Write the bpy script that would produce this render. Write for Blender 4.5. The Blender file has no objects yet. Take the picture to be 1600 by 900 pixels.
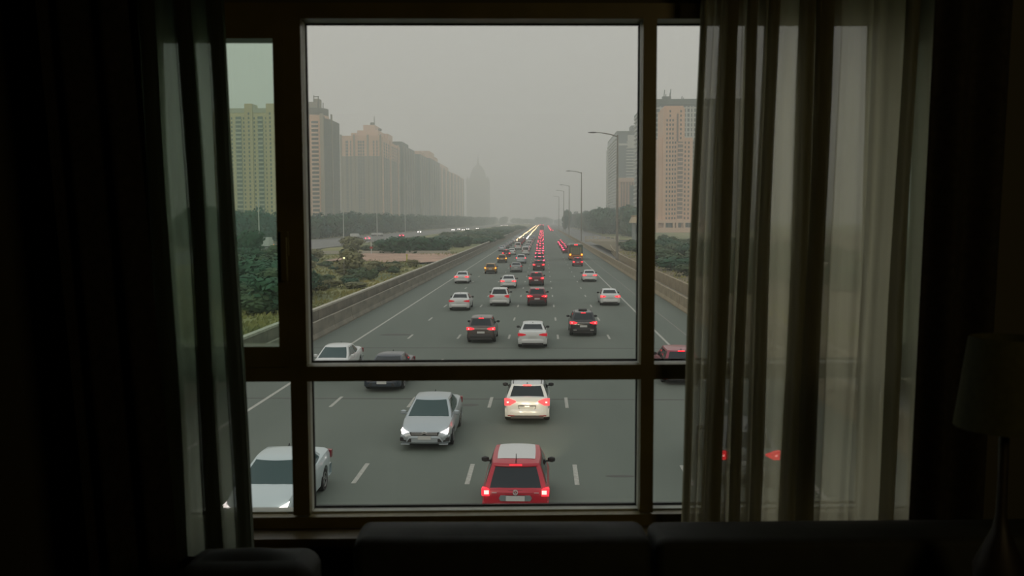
import bpy, math, random
from mathutils import Matrix, Vector

random.seed(7)
S = bpy.context.scene
COL = S.collection

# ------------------------------------------------------------------ camera
EYE = 7.8                      # eye height above the carriageway (room floor is at 6.2)
FPX = 1400.0
YAW, PITCH, ROLL = math.atan(48 / FPX), math.atan(-105 / FPX), -0.003
cam_d = bpy.data.cameras.new('camera')
cam = bpy.data.objects.new('camera', cam_d)
COL.objects.link(cam)
cam.location = (0, 0, EYE)
CR = Matrix.Rotation(YAW, 3, 'Z') @ Matrix.Rotation(math.pi / 2 + PITCH, 3, 'X') @ Matrix.Rotation(ROLL, 3, 'Z')
cam.rotation_euler = CR.to_euler()
cam_d.sensor_width = 36
cam_d.lens = 36 * FPX / 1600
cam_d.clip_start, cam_d.clip_end = 0.05, 9000
cam_d.dof.use_dof = True
cam_d.dof.focus_distance = 45
cam_d.dof.aperture_fstop = 5.0
S.camera = cam

# ------------------------------------------------------------------ world: hazy overcast dusk sky
W = bpy.data.worlds.new('world')
S.world = W
W.use_nodes = True
wn, wl = W.node_tree.nodes, W.node_tree.links
wn.clear()
w_out = wn.new('ShaderNodeOutputWorld')
w_bg = wn.new('ShaderNodeBackground')
w_tc = wn.new('ShaderNodeTexCoord')
w_sp = wn.new('ShaderNodeSeparateXYZ')
w_rp = wn.new('ShaderNodeValToRGB')
wl.new(w_tc.outputs['Generated'], w_sp.inputs[0])
wl.new(w_sp.outputs['Z'], w_rp.inputs[0])
wl.new(w_rp.outputs[0], w_bg.inputs[0])
wl.new(w_bg.outputs[0], w_out.inputs[0])
els = w_rp.color_ramp.elements
els[0].position, els[0].color = 0.0, (0.35, 0.36, 0.325, 1)
els[1].position, els[1].color = 1.0, (0.66, 0.69, 0.68, 1)
e = els.new(0.10); e.color = (0.385, 0.385, 0.35, 1)
e = els.new(0.30); e.color = (0.455, 0.455, 0.42, 1)
w_bg.inputs[1].default_value = 1.29

sun_d = bpy.data.lights.new('sun', 'SUN')
sun = bpy.data.objects.new('sun', sun_d)
COL.objects.link(sun)
sun_d.energy = 0.38
sun_d.angle = math.radians(25)
sun_d.color = (1.0, 0.78, 0.6)
sun.location = (-30, -60, 60)
sun.rotation_euler = Vector((-0.35, -1.0, 0.45)).to_track_quat('Z', 'Y').to_euler()

S.view_settings.view_transform = 'Standard'
S.view_settings.look = 'None'
S.view_settings.exposure = 0.0
S.view_settings.gamma = 1.0
S.view_settings.use_curve_mapping = False
S.cycles.max_bounces = 8
S.cycles.transparent_max_bounces = 24
S.cycles.volume_bounces = 3
S.cycles.caustics_reflective = False
S.cycles.caustics_refractive = False
S.cycles.sample_clamp_indirect = 4.0

lampd = bpy.data.lights.new('hall_light', 'AREA')
lampd.energy = 5.5
lampd.size = 0.6
lampd.color = (1.0, 0.76, 0.36)
lamp_o = bpy.data.objects.new('hall_light', lampd)
COL.objects.link(lamp_o)
lamp_o.location = (1.9, -0.6, EYE + 0.7)
lamp_o.rotation_euler = Vector((0.25, -1.0, 0.25)).to_track_quat('Z', 'Y').to_euler()

# ------------------------------------------------------------------ materials
MATS = {}


def mat(name, color=(0.5, 0.5, 0.5), rough=0.6, metal=0.0, emit=None, estr=0.0, coat=0.0, noise=0.0, nscale=5.0,
        color2=None, bump=0.0, bscale=40.0, spec=0.5, stretch=None):
    if name in MATS:
        return MATS[name]
    m = bpy.data.materials.new(name)
    m.use_nodes = True
    nt = m.node_tree
    b = nt.nodes['Principled BSDF']
    b.inputs['Base Color'].default_value = (*color, 1)
    b.inputs['Roughness'].default_value = rough
    b.inputs['Metallic'].default_value = metal
    b.inputs['Specular IOR Level'].default_value = spec
    b.inputs['Coat Weight'].default_value = coat
    b.inputs['Coat Roughness'].default_value = 0.08
    if emit:
        b.inputs['Emission Color'].default_value = (*emit, 1)
        b.inputs['Emission Strength'].default_value = estr
    if noise > 0 or color2 or bump > 0:
        tc = nt.nodes.new('ShaderNodeTexCoord')
        mp = nt.nodes.new('ShaderNodeMapping')
        nt.links.new(tc.outputs['Object'], mp.inputs[0])
        if stretch:
            mp.inputs['Scale'].default_value = stretch
        if noise > 0 or color2:
            n = nt.nodes.new('ShaderNodeTexNoise')
            n.inputs['Scale'].default_value = nscale
            n.inputs['Detail'].default_value = 5
            nt.links.new(mp.outputs[0], n.inputs['Vector'])
            r = nt.nodes.new('ShaderNodeValToRGB')
            c2 = color2 or tuple(min(1, c * (1 + noise)) for c in color)
            c1 = color if color2 else tuple(c * (1 - noise) for c in color)
            r.color_ramp.elements[0].position = 0.34
            r.color_ramp.elements[1].position = 0.66
            r.color_ramp.elements[0].color = (*c1, 1)
            r.color_ramp.elements[1].color = (*c2, 1)
            nt.links.new(n.outputs['Fac'], r.inputs[0])
            nt.links.new(r.outputs[0], b.inputs['Base Color'])
        if bump > 0:
            n2 = nt.nodes.new('ShaderNodeTexNoise')
            n2.inputs['Scale'].default_value = bscale
            nt.links.new(mp.outputs[0], n2.inputs['Vector'])
            bp = nt.nodes.new('ShaderNodeBump')
            bp.inputs['Strength'].default_value = bump
            nt.links.new(n2.outputs['Fac'], bp.inputs['Height'])
            nt.links.new(bp.outputs[0], b.inputs['Normal'])
    MATS[name] = m
    return m


def pane_mat(name, tint=(1, 1, 1)):
    m = bpy.data.materials.new(name)
    m.use_nodes = True
    nt = m.node_tree
    nt.nodes.clear()
    o = nt.nodes.new('ShaderNodeOutputMaterial')
    t = nt.nodes.new('ShaderNodeBsdfTransparent')
    t.inputs[0].default_value = (*tint, 1)
    g = nt.nodes.new('ShaderNodeBsdfGlossy')
    g.inputs['Roughness'].default_value = 0.02
    ge = nt.nodes.new('ShaderNodeNewGeometry')
    dt = nt.nodes.new('ShaderNodeVectorMath'); dt.operation = 'DOT_PRODUCT'
    nt.links.new(ge.outputs['Normal'], dt.inputs[0])
    nt.links.new(ge.outputs['Incoming'], dt.inputs[1])
    last = dt.outputs['Value']
    for op, val, swap in (('ABSOLUTE', 0, 0), ('SUBTRACT', 1.0, 1), ('POWER', 5.0, 0), ('MULTIPLY', 0.94, 0), ('ADD', 0.03, 0)):
        q = nt.nodes.new('ShaderNodeMath'); q.operation = op; q.use_clamp = True
        nt.links.new(last, q.inputs[1 if swap else 0])
        if op != 'ABSOLUTE':
            q.inputs[0 if swap else 1].default_value = val
        last = q.outputs[0]
    x = nt.nodes.new('ShaderNodeMixShader')
    nt.links.new(last, x.inputs[0])
    nt.links.new(t.outputs[0], x.inputs[1])
    nt.links.new(g.outputs[0], x.inputs[2])
    nt.links.new(x.outputs[0], o.inputs[0])
    return m


def curtain_mat(name, see, col, trans):
    """thin woven cloth: holes between threads (transparent) + translucent / diffuse threads"""
    m = bpy.data.materials.new(name)
    m.use_nodes = True
    nt = m.node_tree
    nt.nodes.clear()
    o = nt.nodes.new('ShaderNodeOutputMaterial')
    t = nt.nodes.new('ShaderNodeBsdfTransparent')
    tr = nt.nodes.new('ShaderNodeBsdfTranslucent')
    tr.inputs[0].default_value = (*col, 1)
    df = nt.nodes.new('ShaderNodeBsdfDiffuse')
    df.inputs[0].default_value = (*col, 1)
    a = nt.nodes.new('ShaderNodeMixShader')
    a.inputs[0].default_value = trans
    nt.links.new(df.outputs[0], a.inputs[1])
    nt.links.new(tr.outputs[0], a.inputs[2])
    tc = nt.nodes.new('ShaderNodeTexCoord')
    mp = nt.nodes.new('ShaderNodeMapping')
    mp.inputs['Scale'].default_value = (60, 60, 2)
    n = nt.nodes.new('ShaderNodeTexNoise')
    n.inputs['Scale'].default_value = 1.5
    nt.links.new(tc.outputs['Object'], mp.inputs[0])
    nt.links.new(mp.outputs[0], n.inputs['Vector'])
    mr = nt.nodes.new('ShaderNodeMapRange')
    mr.inputs['To Min'].default_value = see * 0.75
    mr.inputs['To Max'].default_value = see * 1.25
    nt.links.new(n.outputs['Fac'], mr.inputs['Value'])
    b = nt.nodes.new('ShaderNodeMixShader')
    nt.links.new(mr.outputs[0], b.inputs[0])
    nt.links.new(a.outputs[0], b.inputs[1])
    nt.links.new(t.outputs[0], b.inputs[2])
    nt.links.new(b.outputs[0], o.inputs[0])
    return m


# ------------------------------------------------------------------ mesh helpers
class MB:
    def __init__(s):
        s.v, s.f, s.m = [], [], []
        s.mats = []
        s.cur = 0

    def use(s, material):
        if material not in s.mats:
            s.mats.append(material)
        s.cur = s.mats.index(material)
        return s

    def face(s, idx):
        s.f.append(idx)
        s.m.append(s.cur)

    def poly(s, pts):
        b = len(s.v)
        s.v += [tuple(p) for p in pts]
        s.face(tuple(range(b, b + len(pts))))

    def box(s, x0, x1, y0, y1, z0, z1):
        if x0 > x1: x0, x1 = x1, x0
        if y0 > y1: y0, y1 = y1, y0
        if z0 > z1: z0, z1 = z1, z0
        b = len(s.v)
        s.v += [(x0, y0, z0), (x1, y0, z0), (x1, y1, z0), (x0, y1, z0), (x0, y0, z1), (x1, y0, z1), (x1, y1, z1), (x0, y1, z1)]
        for q in ((0, 3, 2, 1), (4, 5, 6, 7), (0, 1, 5, 4), (1, 2, 6, 5), (2, 3, 7, 6), (3, 0, 4, 7)):
            s.face(tuple(b + i for i in q))

    def grid(s, rows, close=False):
        """rows: list of equal-length point lists"""
        b = len(s.v)
        n = len(rows[0])
        for r in rows:
            s.v += [tuple(p) for p in r]
        for i in range(len(rows) - 1):
            for j in range(n if close else n - 1):
                k = (j + 1) % n
                s.face((b + i * n + j, b + i * n + k, b + (i + 1) * n + k, b + (i + 1) * n + j))
        return b

    def prism(s, pts, axis, a0, a1):
        """extrude a 2-D polygon; axis 'y': pts are (x,z); axis 'x': (y,z); axis 'z': (x,y)"""
        def P(p, a):
            return {'y': (p[0], a, p[1]), 'x': (a, p[0], p[1]), 'z': (p[0], p[1], a)}[axis]
        n = len(pts)
        b = len(s.v)
        s.v += [P(p, a0) for p in pts] + [P(p, a1) for p in pts]
        s.face(tuple(b + i for i in range(n)))
        s.face(tuple(b + n + i for i in reversed(range(n))))
        for i in range(n):
            j = (i + 1) % n
            s.face((b + i, b + n + i, b + n + j, b + j))

    def tube(s, pts, rad, n=8, cap=True):
        pts = [Vector(p) for p in pts]
        if not isinstance(rad, (list, tuple)):
            rad = [rad] * len(pts)
        rows = []
        for i, p in enumerate(pts):
            d = (pts[min(i + 1, len(pts) - 1)] - pts[max(i - 1, 0)]).normalized()
            u = d.cross(Vector((0, 0, 1)))
            if u.length < 0.05:
                u = d.cross(Vector((0, 1, 0)))
            u.normalize()
            w = d.cross(u)
            rows.append([p + (u * math.cos(2 * math.pi * k / n) + w * math.sin(2 * math.pi * k / n)) * rad[i] for k in range(n)])
        b = s.grid(rows, True)
        if cap:
            s.face(tuple(b + i for i in range(n)))
            s.face(tuple(b + (len(pts) - 1) * n + i for i in reversed(range(n))))

    def lathe(s, prof, n=16, axis='z', c=(0, 0, 0)):
        rows = []
        for r, h in prof:
            row = []
            for k in range(n):
                a = 2 * math.pi * k / n
                if axis == 'z':
                    row.append((c[0] + r * math.cos(a), c[1] + r * math.sin(a), c[2] + h))
                else:
                    row.append((c[0] + h, c[1] + r * math.cos(a), c[2] + r * math.sin(a)))
            rows.append(row)
        s.grid(rows, True)

    def mesh(s, name, material=None, smooth=None):
        me = bpy.data.meshes.new(name)
        me.from_pydata(s.v, [], s.f)
        if material is not None and not s.mats:
            me.materials.append(material)
        for m_ in s.mats:
            me.materials.append(m_)
        if s.mats:
            me.polygons.foreach_set('material_index', s.m)
        me.update()
        if smooth:
            me.shade_smooth()
            me.set_sharp_from_angle(angle=math.radians(smooth))
        return me


def obj(name, me, parent=None, loc=(0, 0, 0), rot=None, label=None):
    o = bpy.data.objects.new(name, me)
    COL.objects.link(o)
    o.location = loc
    if rot is not None:
        o.rotation_euler = rot
    if parent:
        o.parent = parent
    if label:
        o['label'] = label
    return o


def part(name, mb, material, parent, smooth=None, label=None, fix=True):
    me = mb.mesh(name, material, smooth)
    fixn(me)
    return obj(name, me, parent, label=label)


def fixn(me):
    import bmesh
    bm = bmesh.new()
    bm.from_mesh(me)
    bmesh.ops.recalc_face_normals(bm, faces=bm.faces)
    bm.to_mesh(me)
    bm.free()


def tag(o, label=None, cat=None, group=None, kind=None):
    if label: o['label'] = label
    if cat: o['category'] = cat
    if group: o['group'] = group
    if kind: o['kind'] = kind
    return o


def thing(name, label, cat, loc=(0, 0, 0), rz=0.0, group=None):
    o = bpy.data.objects.new(name, None)
    COL.objects.link(o)
    o.location = loc
    o.rotation_euler = (0, 0, rz)
    return tag(o, label, cat, group)


def struct(name, mb, material, parent=None, smooth=None):
    o = part(name, mb, material, parent, smooth)
    if not parent:
        o['kind'] = 'structure'
    return o


# ------------------------------------------------------------------ room frame of reference
RTH = math.radians(3.0)                  # the window wall is turned a little against the road
RM = Matrix.Translation((0, 0, EYE)) @ Matrix.Rotation(RTH, 4, 'Z')
RMI = RM.inverted()


def RP(px, py, yl):
    """point of the room (local x,z) seen at photo pixel, on the plane y = yl of the room"""
    d = CR @ Vector(((px - 800) / FPX, (450 - py) / FPX, -1))
    d = RMI.to_3x3() @ d
    t = yl / d.y
    return d.x * t, d.z * t


def room_obj(name, mb, material, parent=None, smooth=None, kind=None, label=None, cat=None, group=None):
    me = mb.mesh(name, material, smooth)
    fixn(me)
    o = obj(name, me, parent)
    if not parent:
        o.location = (0, 0, EYE)
        o.rotation_euler = (0, 0, RTH)
    return tag(o, label, cat, group, kind)


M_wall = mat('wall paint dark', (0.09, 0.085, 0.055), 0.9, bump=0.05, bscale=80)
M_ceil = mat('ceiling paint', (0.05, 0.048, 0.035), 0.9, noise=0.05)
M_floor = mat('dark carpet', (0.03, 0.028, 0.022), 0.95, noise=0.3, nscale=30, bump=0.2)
M_frame = mat('bronze window frame', (0.15, 0.125, 0.04), 0.42, noise=0.15, nscale=6)
M_reveal = mat('grey aluminium outer frame', (0.55, 0.57, 0.50), 0.55, noise=0.12, nscale=9)
M_gasket = mat('black rubber gasket', (0.012, 0.012, 0.012), 0.7)

YI, YG, YO = 2.96, 3.0, 3.05             # inner frame face, glass plane, outer edge
zf = -1.6                                  # room floor
zc = 1.02                                  # ceiling
# frame lines (local coordinates) read off once from the photograph's proportions
xm0, _ = RP(450, 420, YI); xm1, _ = RP(476.5, 420, YI)
xs0, _ = RP(435, 420, YI)
xr0, _ = RP(1002.5, 420, YI); xr1, _ = RP(1023.5, 420, YI)
xq0, _ = RP(1364, 420, YI); xq1, _ = RP(1380, 420, YI)
xt1, _ = RP(1396, 420, YI)
xL, _ = RP(222, 420, YI); xR, _ = RP(1466, 420, YI)
xLg, _ = RP(240, 420, YI); xRg, _ = RP(1448, 420, YI)
_, zhead = RP(740, 29, YI)
_, zt1 = RP(740, 571, YI); _, zt0 = RP(740, 594.5, YI)
_, zsill = RP(740, 803, YI)
_, zst = RP(400, 61, YI)
_, zsb = RP(410, 541, YI)
zwb, zwt = zsill - 0.045, zhead + 0.05

# room shell
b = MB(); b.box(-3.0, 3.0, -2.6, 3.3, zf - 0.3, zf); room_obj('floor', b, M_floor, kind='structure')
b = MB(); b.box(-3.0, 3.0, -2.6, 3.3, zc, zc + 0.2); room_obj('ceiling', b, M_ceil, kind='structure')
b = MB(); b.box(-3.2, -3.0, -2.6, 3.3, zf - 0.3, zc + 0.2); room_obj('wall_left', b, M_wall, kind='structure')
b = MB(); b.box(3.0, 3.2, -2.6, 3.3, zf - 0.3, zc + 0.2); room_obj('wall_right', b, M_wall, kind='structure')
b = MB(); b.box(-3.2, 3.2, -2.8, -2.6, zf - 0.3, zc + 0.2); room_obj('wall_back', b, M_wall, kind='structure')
b = MB()
b.box(-3.0, xL, 3.0, 3.05, zf, zc); b.box(xR, 3.0, 3.0, 3.05, zf, zc)
b.box(xL, xR, 3.0, 3.05, zwt, zc); b.box(xL, xR, 3.0, 3.05, zf, zwb)
room_obj('wall_front', b, M_wall, kind='structure')

# window
b = MB()
b.box(xL, xR, YI, YO, zhead, zwt)                       # head
b.box(xL, xR, YI, YO, zwb, zsill - 0.006)               # bottom rail
b.box(xL, xLg, YI, YO, zsill, zhead); b.box(xRg, xR, YI, YO, zsill, zhead)
b.box(xm0, xm1, YI, YG, zsill, zhead)                   # left mullion
b.box(xr0, xr1, YI, YG, zsill, zhead)                   # right mullion
b.box(xq0, xq1, YI, YG, zsill, zhead)
for a0, a1 in ((xLg, xm0), (xm1, xr0), (xr1, xq0), (xq1, xRg)):
    b.box(a0, a1, YI, YG, zt0, zt1)
win = room_obj('window_1', b, M_frame, kind='structure')


def wpart(name, mb, material, smooth=None, label=None):
    return room_obj(name, mb, material, parent=win, smooth=smooth, label=label)


# outer aluminium frame, seen through the glass beyond the inner frame
b = MB()
for a0, a1 in ((xm0, xm1), (xr0, xr1), (xq0, xq1)):
    b.box(a0, a1, YG + 0.002, YO, zsill, zhead)
for a0, a1 in ((xLg, xm0), (xm1, xr0), (xr1, xq0), (xq1, xRg)):
    b.box(a0, a1, YG + 0.002, YO, zt0, zt1)
    b.box(a0, a1, YG + 0.002, YO, zsill - 0.006, zsill)
wpart('outer_frame', b, M_reveal)
b = MB()
for a0, a1 in ((xm1, xr0), (xr1, xq0)):
    for c0, c1 in ((zsill, zt0), (zt1, zhead)):
        w_ = 0.004
        b.box(a0, a0 + w_, YO - 0.012, YO, c0, c1); b.box(a1 - w_, a1, YO - 0.012, YO, c0, c1)
        b.box(a0, a1, YO - 0.012, YO, c0, c0 + w_ * 1.6); b.box(a0, a1, YO - 0.012, YO, c1 - w_, c1)
wpart('gasket', b, M_gasket)
# opening casements in the left and right lights
for a0, a1, g0, g1 in ((xLg, xm0, xLg + .03, xs0), (xq1, xRg, xt1, xRg - .03)):
    b = MB()
    y0, y1 = YI - 0.012, YG + 0.03
    b.box(a0, g0, y0, y1, zt1, zhead); b.box(g1, a1, y0, y1, zt1, zhead)
    b.box(g0, g1, y0, y1, zst, zhead); b.box(g0, g1, y0, y1, zt1, zsb)
    wpart('casement_sash', b, M_frame)
    b = MB(); b.box(g0, g1, YG + 0.006, YG + 0.012, zsb, zst)
    wpart('pane', b, pane_mat('green tinted pane', (0.85, 0.93, 0.88)), label='green tinted casement pane')
M_pane = pane_mat('clear pane')
for a0, a1, c0, c1 in ((xm1, xr0, zt1, zhead), (xm1, xr0, zsill, zt0), (xr1, xq0, zt1, zhead), (xr1, xq0, zsill, zt0),
                       (xLg, xm0, zsill, zt0), (xq1, xRg, zsill, zt0)):
    b = MB(); b.box(a0, a1, YO - 0.006, YO, c0, c1)
    wpart('pane', b, M_pane)
b = MB()
hx = xs0 + 0.028
b.box(hx - .012, hx + .012, YI - .03, YI - .012, zsb + .30, zsb + .38)
b.box(hx - .009, hx + .009, YI - .045, YI - .03, zsb + .22, zsb + .36)
wpart('window_handle', b, M_frame)
# inside sill board and apron ledge
b = MB()
b.box(xL - .05, xR + .05, 2.86, 3.0, zwb - 0.03, zwb)
b.box(xL - .02, xR + .02, 2.93, 3.0, zwb - 0.075, zwb - 0.03)
room_obj('trim_1', b, mat('dark varnished sill board', (0.085, 0.062, 0.022), 0.4, noise=.2, nscale=12, stretch=(1, 8, 8)), kind='structure')

# ------------------------------------------------------------------ curtains
YC = 2.80


def cloth(segs, yc, ztop, zbot, flare, thick_n=26):
    """segs: (px_left, px_right, kind) at picture row 420; kind L flat, M wave, D folded three times.
    flare(u) gives sideways shift (m) from top to bottom at relative place u"""
    path = []
    x00 = RP(segs[0][0], 420, yc)[0]
    x11 = RP(segs[-1][1], 420, yc)[0]
    rnd = random.Random(int(segs[0][0]))
    for a, c, k in segs:
        xa, xc = RP(a, 420, yc)[0], RP(c, 420, yc)[0]
        w = xc - xa
        if k == 'L':
            n = max(6, int(w / .008))
            A = rnd.uniform(.006, .012)
            ph = rnd.uniform(0, 6)
            for i in range(n):
                t = i / n
                path.append((xa + w * t, A * math.sin(t * w * 45 + ph) * math.sin(math.pi * t) + .0012 * math.sin(t * w * 200)))
        elif k == 'M':
            n = max(10, int(w / .004))
            for i in range(n):
                t = i / n
                path.append((xa + w * t, .028 * math.sin(t * 2 * math.pi * max(1, round(w / .028)))))
        else:
            n = 14
            turns = 7 if k == 'D' else 9
            for q in range(turns):
                for i in range(n):
                    t = i / n
                    tt = t if q % 2 == 0 else 1 - t
                    yy = (q - (turns - 1) / 2) * .012 + .008 * math.sin(t * math.pi) * (1 if q % 2 else -1)
                    path.append((xa + w * tt, yy))
    rows = []
    N = thick_n
    for j in range(N + 1):
        h = j / N
        z = ztop + (zbot - ztop) * h
        row = []
        for x, y in path:
            u = (x - x00) / (x11 - x00)
            row.append((x + flare(u, h) + .0025 * math.sin(h * 9 + x * 30), yc + y * (0.75 + .35 * h) + .006 * math.sin(h * 5 + x * 8), z))
        rows.append(row)
    b_ = MB(); b_.grid(rows)
    return b_


M_sheer = curtain_mat('sheer beige curtain cloth', 0.155, (0.495, 0.475, 0.355), 0.88)
M_sheerL = curtain_mat('sheer grey curtain cloth', 0.11, (0.235, 0.26, 0.20), 0.85)
ztopc = zc - 0.06


def fl_right(u, h):
    # left edge spreads to the left going down, right edge leans in slightly
    return (0.022 - 0.050 * h) * (1 - u) + (0.0 - 0.045 * h + .02) * u


def fl_left(u, h):
    return (-0.030 + 0.066 * h) * (.85 + .15 * u)


zcb = RP(1250, 880, YC)[1]
segR = [(1084, 1089, 'D'), (1089, 1116, 'M'), (1116, 1140, 'D'), (1140, 1149, 'M'), (1149, 1156, 'L'), (1156, 1168, 'D'), (1168, 1186, 'M'), (1186, 1199, 'E'),
        (1199, 1240, 'L'), (1240, 1256, 'D'), (1256, 1262, 'L'), (1262, 1282, 'E'), (1282, 1299, 'M'), (1299, 1332, 'L'), (1332, 1348, 'L'),
        (1348, 1362, 'L'), (1362, 1398, 'L'), (1398, 1411, 'D'), (1411, 1449, 'L')]
cr = cloth(segR, YC, ztopc, zcb, fl_right)
me = cr.mesh('sheer_curtain', M_sheer, 60)
o = obj('sheer_curtain', me, None, (0, 0, EYE), (0, 0, RTH))
tag(o, 'wide beige sheer curtain bunched in folds over the right window panes', 'curtain')
segL = [(237, 246, 'L'), (246, 264, 'E'), (264, 299, 'L'), (299, 320, 'D'), (320, 346, 'L'), (346, 366, 'D'), (366, 371, 'L')]
cl = cloth(segL, YC, ztopc, RP(330, 868, YC)[1], fl_left)
me = cl.mesh('sheer_curtain', M_sheerL, 60)
o = obj('sheer_curtain', me, None, (0, 0, EYE), (0, 0, RTH))
tag(o, 'narrow grey sheer curtain hanging over the left casement window', 'curtain')
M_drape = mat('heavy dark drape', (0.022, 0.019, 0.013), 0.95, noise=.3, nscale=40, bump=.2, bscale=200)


def drape(p0, p1, yc, label, lean):
    x0, x1 = RP(p0, 420, yc)[0], RP(p1, 420, yc)[0]
    rows = []
    n = int((x1 - x0) / .006)
    for j in range(15):
        h = j / 14
        z = ztopc + (zf + .03 - ztopc) * h
        rows.append([(x0 + (x1 - x0) * i / n + lean * (h - .5), yc + .035 * math.sin(i * .33 + .3 * math.sin(i * .11)) * (.7 + .4 * h), z) for i in range(n + 1)])
    b_ = MB(); b_.grid(rows)
    m_ = b_.mesh('blackout_curtain', M_drape, 70)
    o_ = obj('blackout_curtain', m_, None, (0, 0, EYE), (0, 0, RTH))
    tag(o_, label, 'curtain')


drape(100, 236, 2.70, 'heavy dark blackout curtain drawn back at the left end of the window', .14)
drape(1438, 1560, 2.70, 'heavy dark blackout curtain drawn back at the right end of the window', -.05)
t = thing('curtain_rail', 'dark curtain rail fixed to the ceiling above the window', 'curtain rail', (0, 0, EYE), RTH)
b = MB(); b.box(-2.2, 2.2, 2.78, 2.82, zc - .03, zc); b.box(-2.2, 2.2, 2.68, 2.72, zc - .03, zc)
part('track', b, M_frame, t)
b = MB(); b.box(-2.25, 2.25, 2.55, 2.57, zhead + .19, zc)
part('pelmet_board', b, M_wall, t)

# ------------------------------------------------------------------ sofa, armchair, lamp
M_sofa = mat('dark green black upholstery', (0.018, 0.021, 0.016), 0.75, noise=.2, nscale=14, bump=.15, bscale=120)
M_leg = mat('dark wood', (0.02, 0.014, 0.008), 0.5, noise=.3, nscale=20)


def cushion(x0, x1, y0, y1, z0, z1, r=.05, crown=0.0):
    """soft box: rounded edges and a slightly crowned top"""
    b_ = MB()
    n = 14
    cx, cy, cz = (x0 + x1) / 2, (y0 + y1) / 2, (z0 + z1) / 2
    hx_, hy, hz = (x1 - x0) / 2, (y1 - y0) / 2, (z1 - z0) / 2
    rows = []
    for j in range(13):
        ph = -math.pi / 2 + math.pi * j / 12
        row = []
        for i in range(4 * n):
            th = 2 * math.pi * i / (4 * n)
            c, s_ = math.cos(th), math.sin(th)
            sx = math.copysign(1, c) if abs(c) > 1e-9 else 0
            sy = math.copysign(1, s_) if abs(s_) > 1e-9 else 0
            X = sx * (hx_ - r) + r * c * math.cos(ph)
            Y = sy * (hy - r) + r * s_ * math.cos(ph)
            X = max(-hx_, min(hx_, X)); Y = max(-hy, min(hy, Y))
            zz = (hz - r) * (1 if ph > 0 else -1 if ph < 0 else 0) + r * math.sin(ph)
            row.append((cx + X, cy + Y, cz + zz))
        rows.append(row)
    b_.grid(rows, True)
    # top and bottom caps as grids with a crown
    for sgn in (1, -1):
        g = []
        for j in range(7):
            g.append([(cx + (hx_ - r) * (i / 4 - 1), cy + (hy - r) * (j / 3 - 1),
                       cz + sgn * (hz + crown * (1 - (i / 4 - 1) ** 2) * (1 - (j / 3 - 1) ** 2))) for i in range(9)])
        b_.grid(g)
    return b_


sx0, sz1 = RP(556, 829, 2.42)
sx1, sz2 = RP(1008, 813, 2.50)
_, szr = RP(1420, 806, 2.56)
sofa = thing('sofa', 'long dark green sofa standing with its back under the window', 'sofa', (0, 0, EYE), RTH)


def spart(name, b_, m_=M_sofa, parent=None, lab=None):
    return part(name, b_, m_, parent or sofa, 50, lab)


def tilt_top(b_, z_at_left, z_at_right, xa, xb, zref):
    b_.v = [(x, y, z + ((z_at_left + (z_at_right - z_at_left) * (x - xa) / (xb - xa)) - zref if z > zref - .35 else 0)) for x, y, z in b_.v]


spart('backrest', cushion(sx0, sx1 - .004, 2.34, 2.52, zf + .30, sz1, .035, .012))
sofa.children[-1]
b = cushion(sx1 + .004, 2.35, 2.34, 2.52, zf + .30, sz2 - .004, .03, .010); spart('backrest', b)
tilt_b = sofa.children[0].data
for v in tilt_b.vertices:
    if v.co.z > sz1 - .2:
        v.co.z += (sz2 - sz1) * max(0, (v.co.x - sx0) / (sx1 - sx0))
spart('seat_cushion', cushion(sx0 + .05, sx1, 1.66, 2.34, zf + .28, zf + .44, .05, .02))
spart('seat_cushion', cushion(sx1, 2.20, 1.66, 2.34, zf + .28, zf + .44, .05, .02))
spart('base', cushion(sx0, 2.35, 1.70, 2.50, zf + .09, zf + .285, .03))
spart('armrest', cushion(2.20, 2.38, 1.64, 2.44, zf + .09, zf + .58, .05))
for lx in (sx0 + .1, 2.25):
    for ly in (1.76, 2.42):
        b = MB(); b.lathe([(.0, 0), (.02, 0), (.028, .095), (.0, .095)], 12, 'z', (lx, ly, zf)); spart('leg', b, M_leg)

ax0, az = RP(296, 862, 2.30)
ax1, _ = RP(500, 858, 2.30)
arm = thing('armchair', 'dark low armchair left of the sofa under the grey sheer curtain', 'armchair', (0, 0, EYE), RTH)
b = cushion(ax0, ax1, 2.18, 2.36, zf + .28, az, .05, .018)
part('backrest', b, M_sofa, arm, 50)
part('seat_cushion', cushion(ax0 + .03, ax1 - .03, 1.62, 2.18, zf + .26, zf + .42, .05, .02), M_sofa, arm, 50)
part('base', cushion(ax0, ax1, 1.64, 2.34, zf + .1, zf + .265, .03), M_sofa, arm, 50)
for lx in (ax0 + .05, ax1 - .05):
    for ly in (1.7, 2.28):
        b = MB(); b.lathe([(.0, 0), (.018, 0), (.025, .105), (.0, .105)], 12, 'z', (lx, ly, zf)); part('leg', b, M_leg, arm)
b = MB(); b.tube([(ax1 + .005, 2.27, az - .06), (ax1 + .012, 2.30, az - .12), (ax1 + .012, 2.30, zf + .3)], .006, 6)  # pale strip that paints in the highlight on the backrest edge
part('highlight_strip', b, mat('grey piping', (0.10, 0.10, 0.085), .6), arm, 50, label='pale grey strip drawn as edge highlight')

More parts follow.
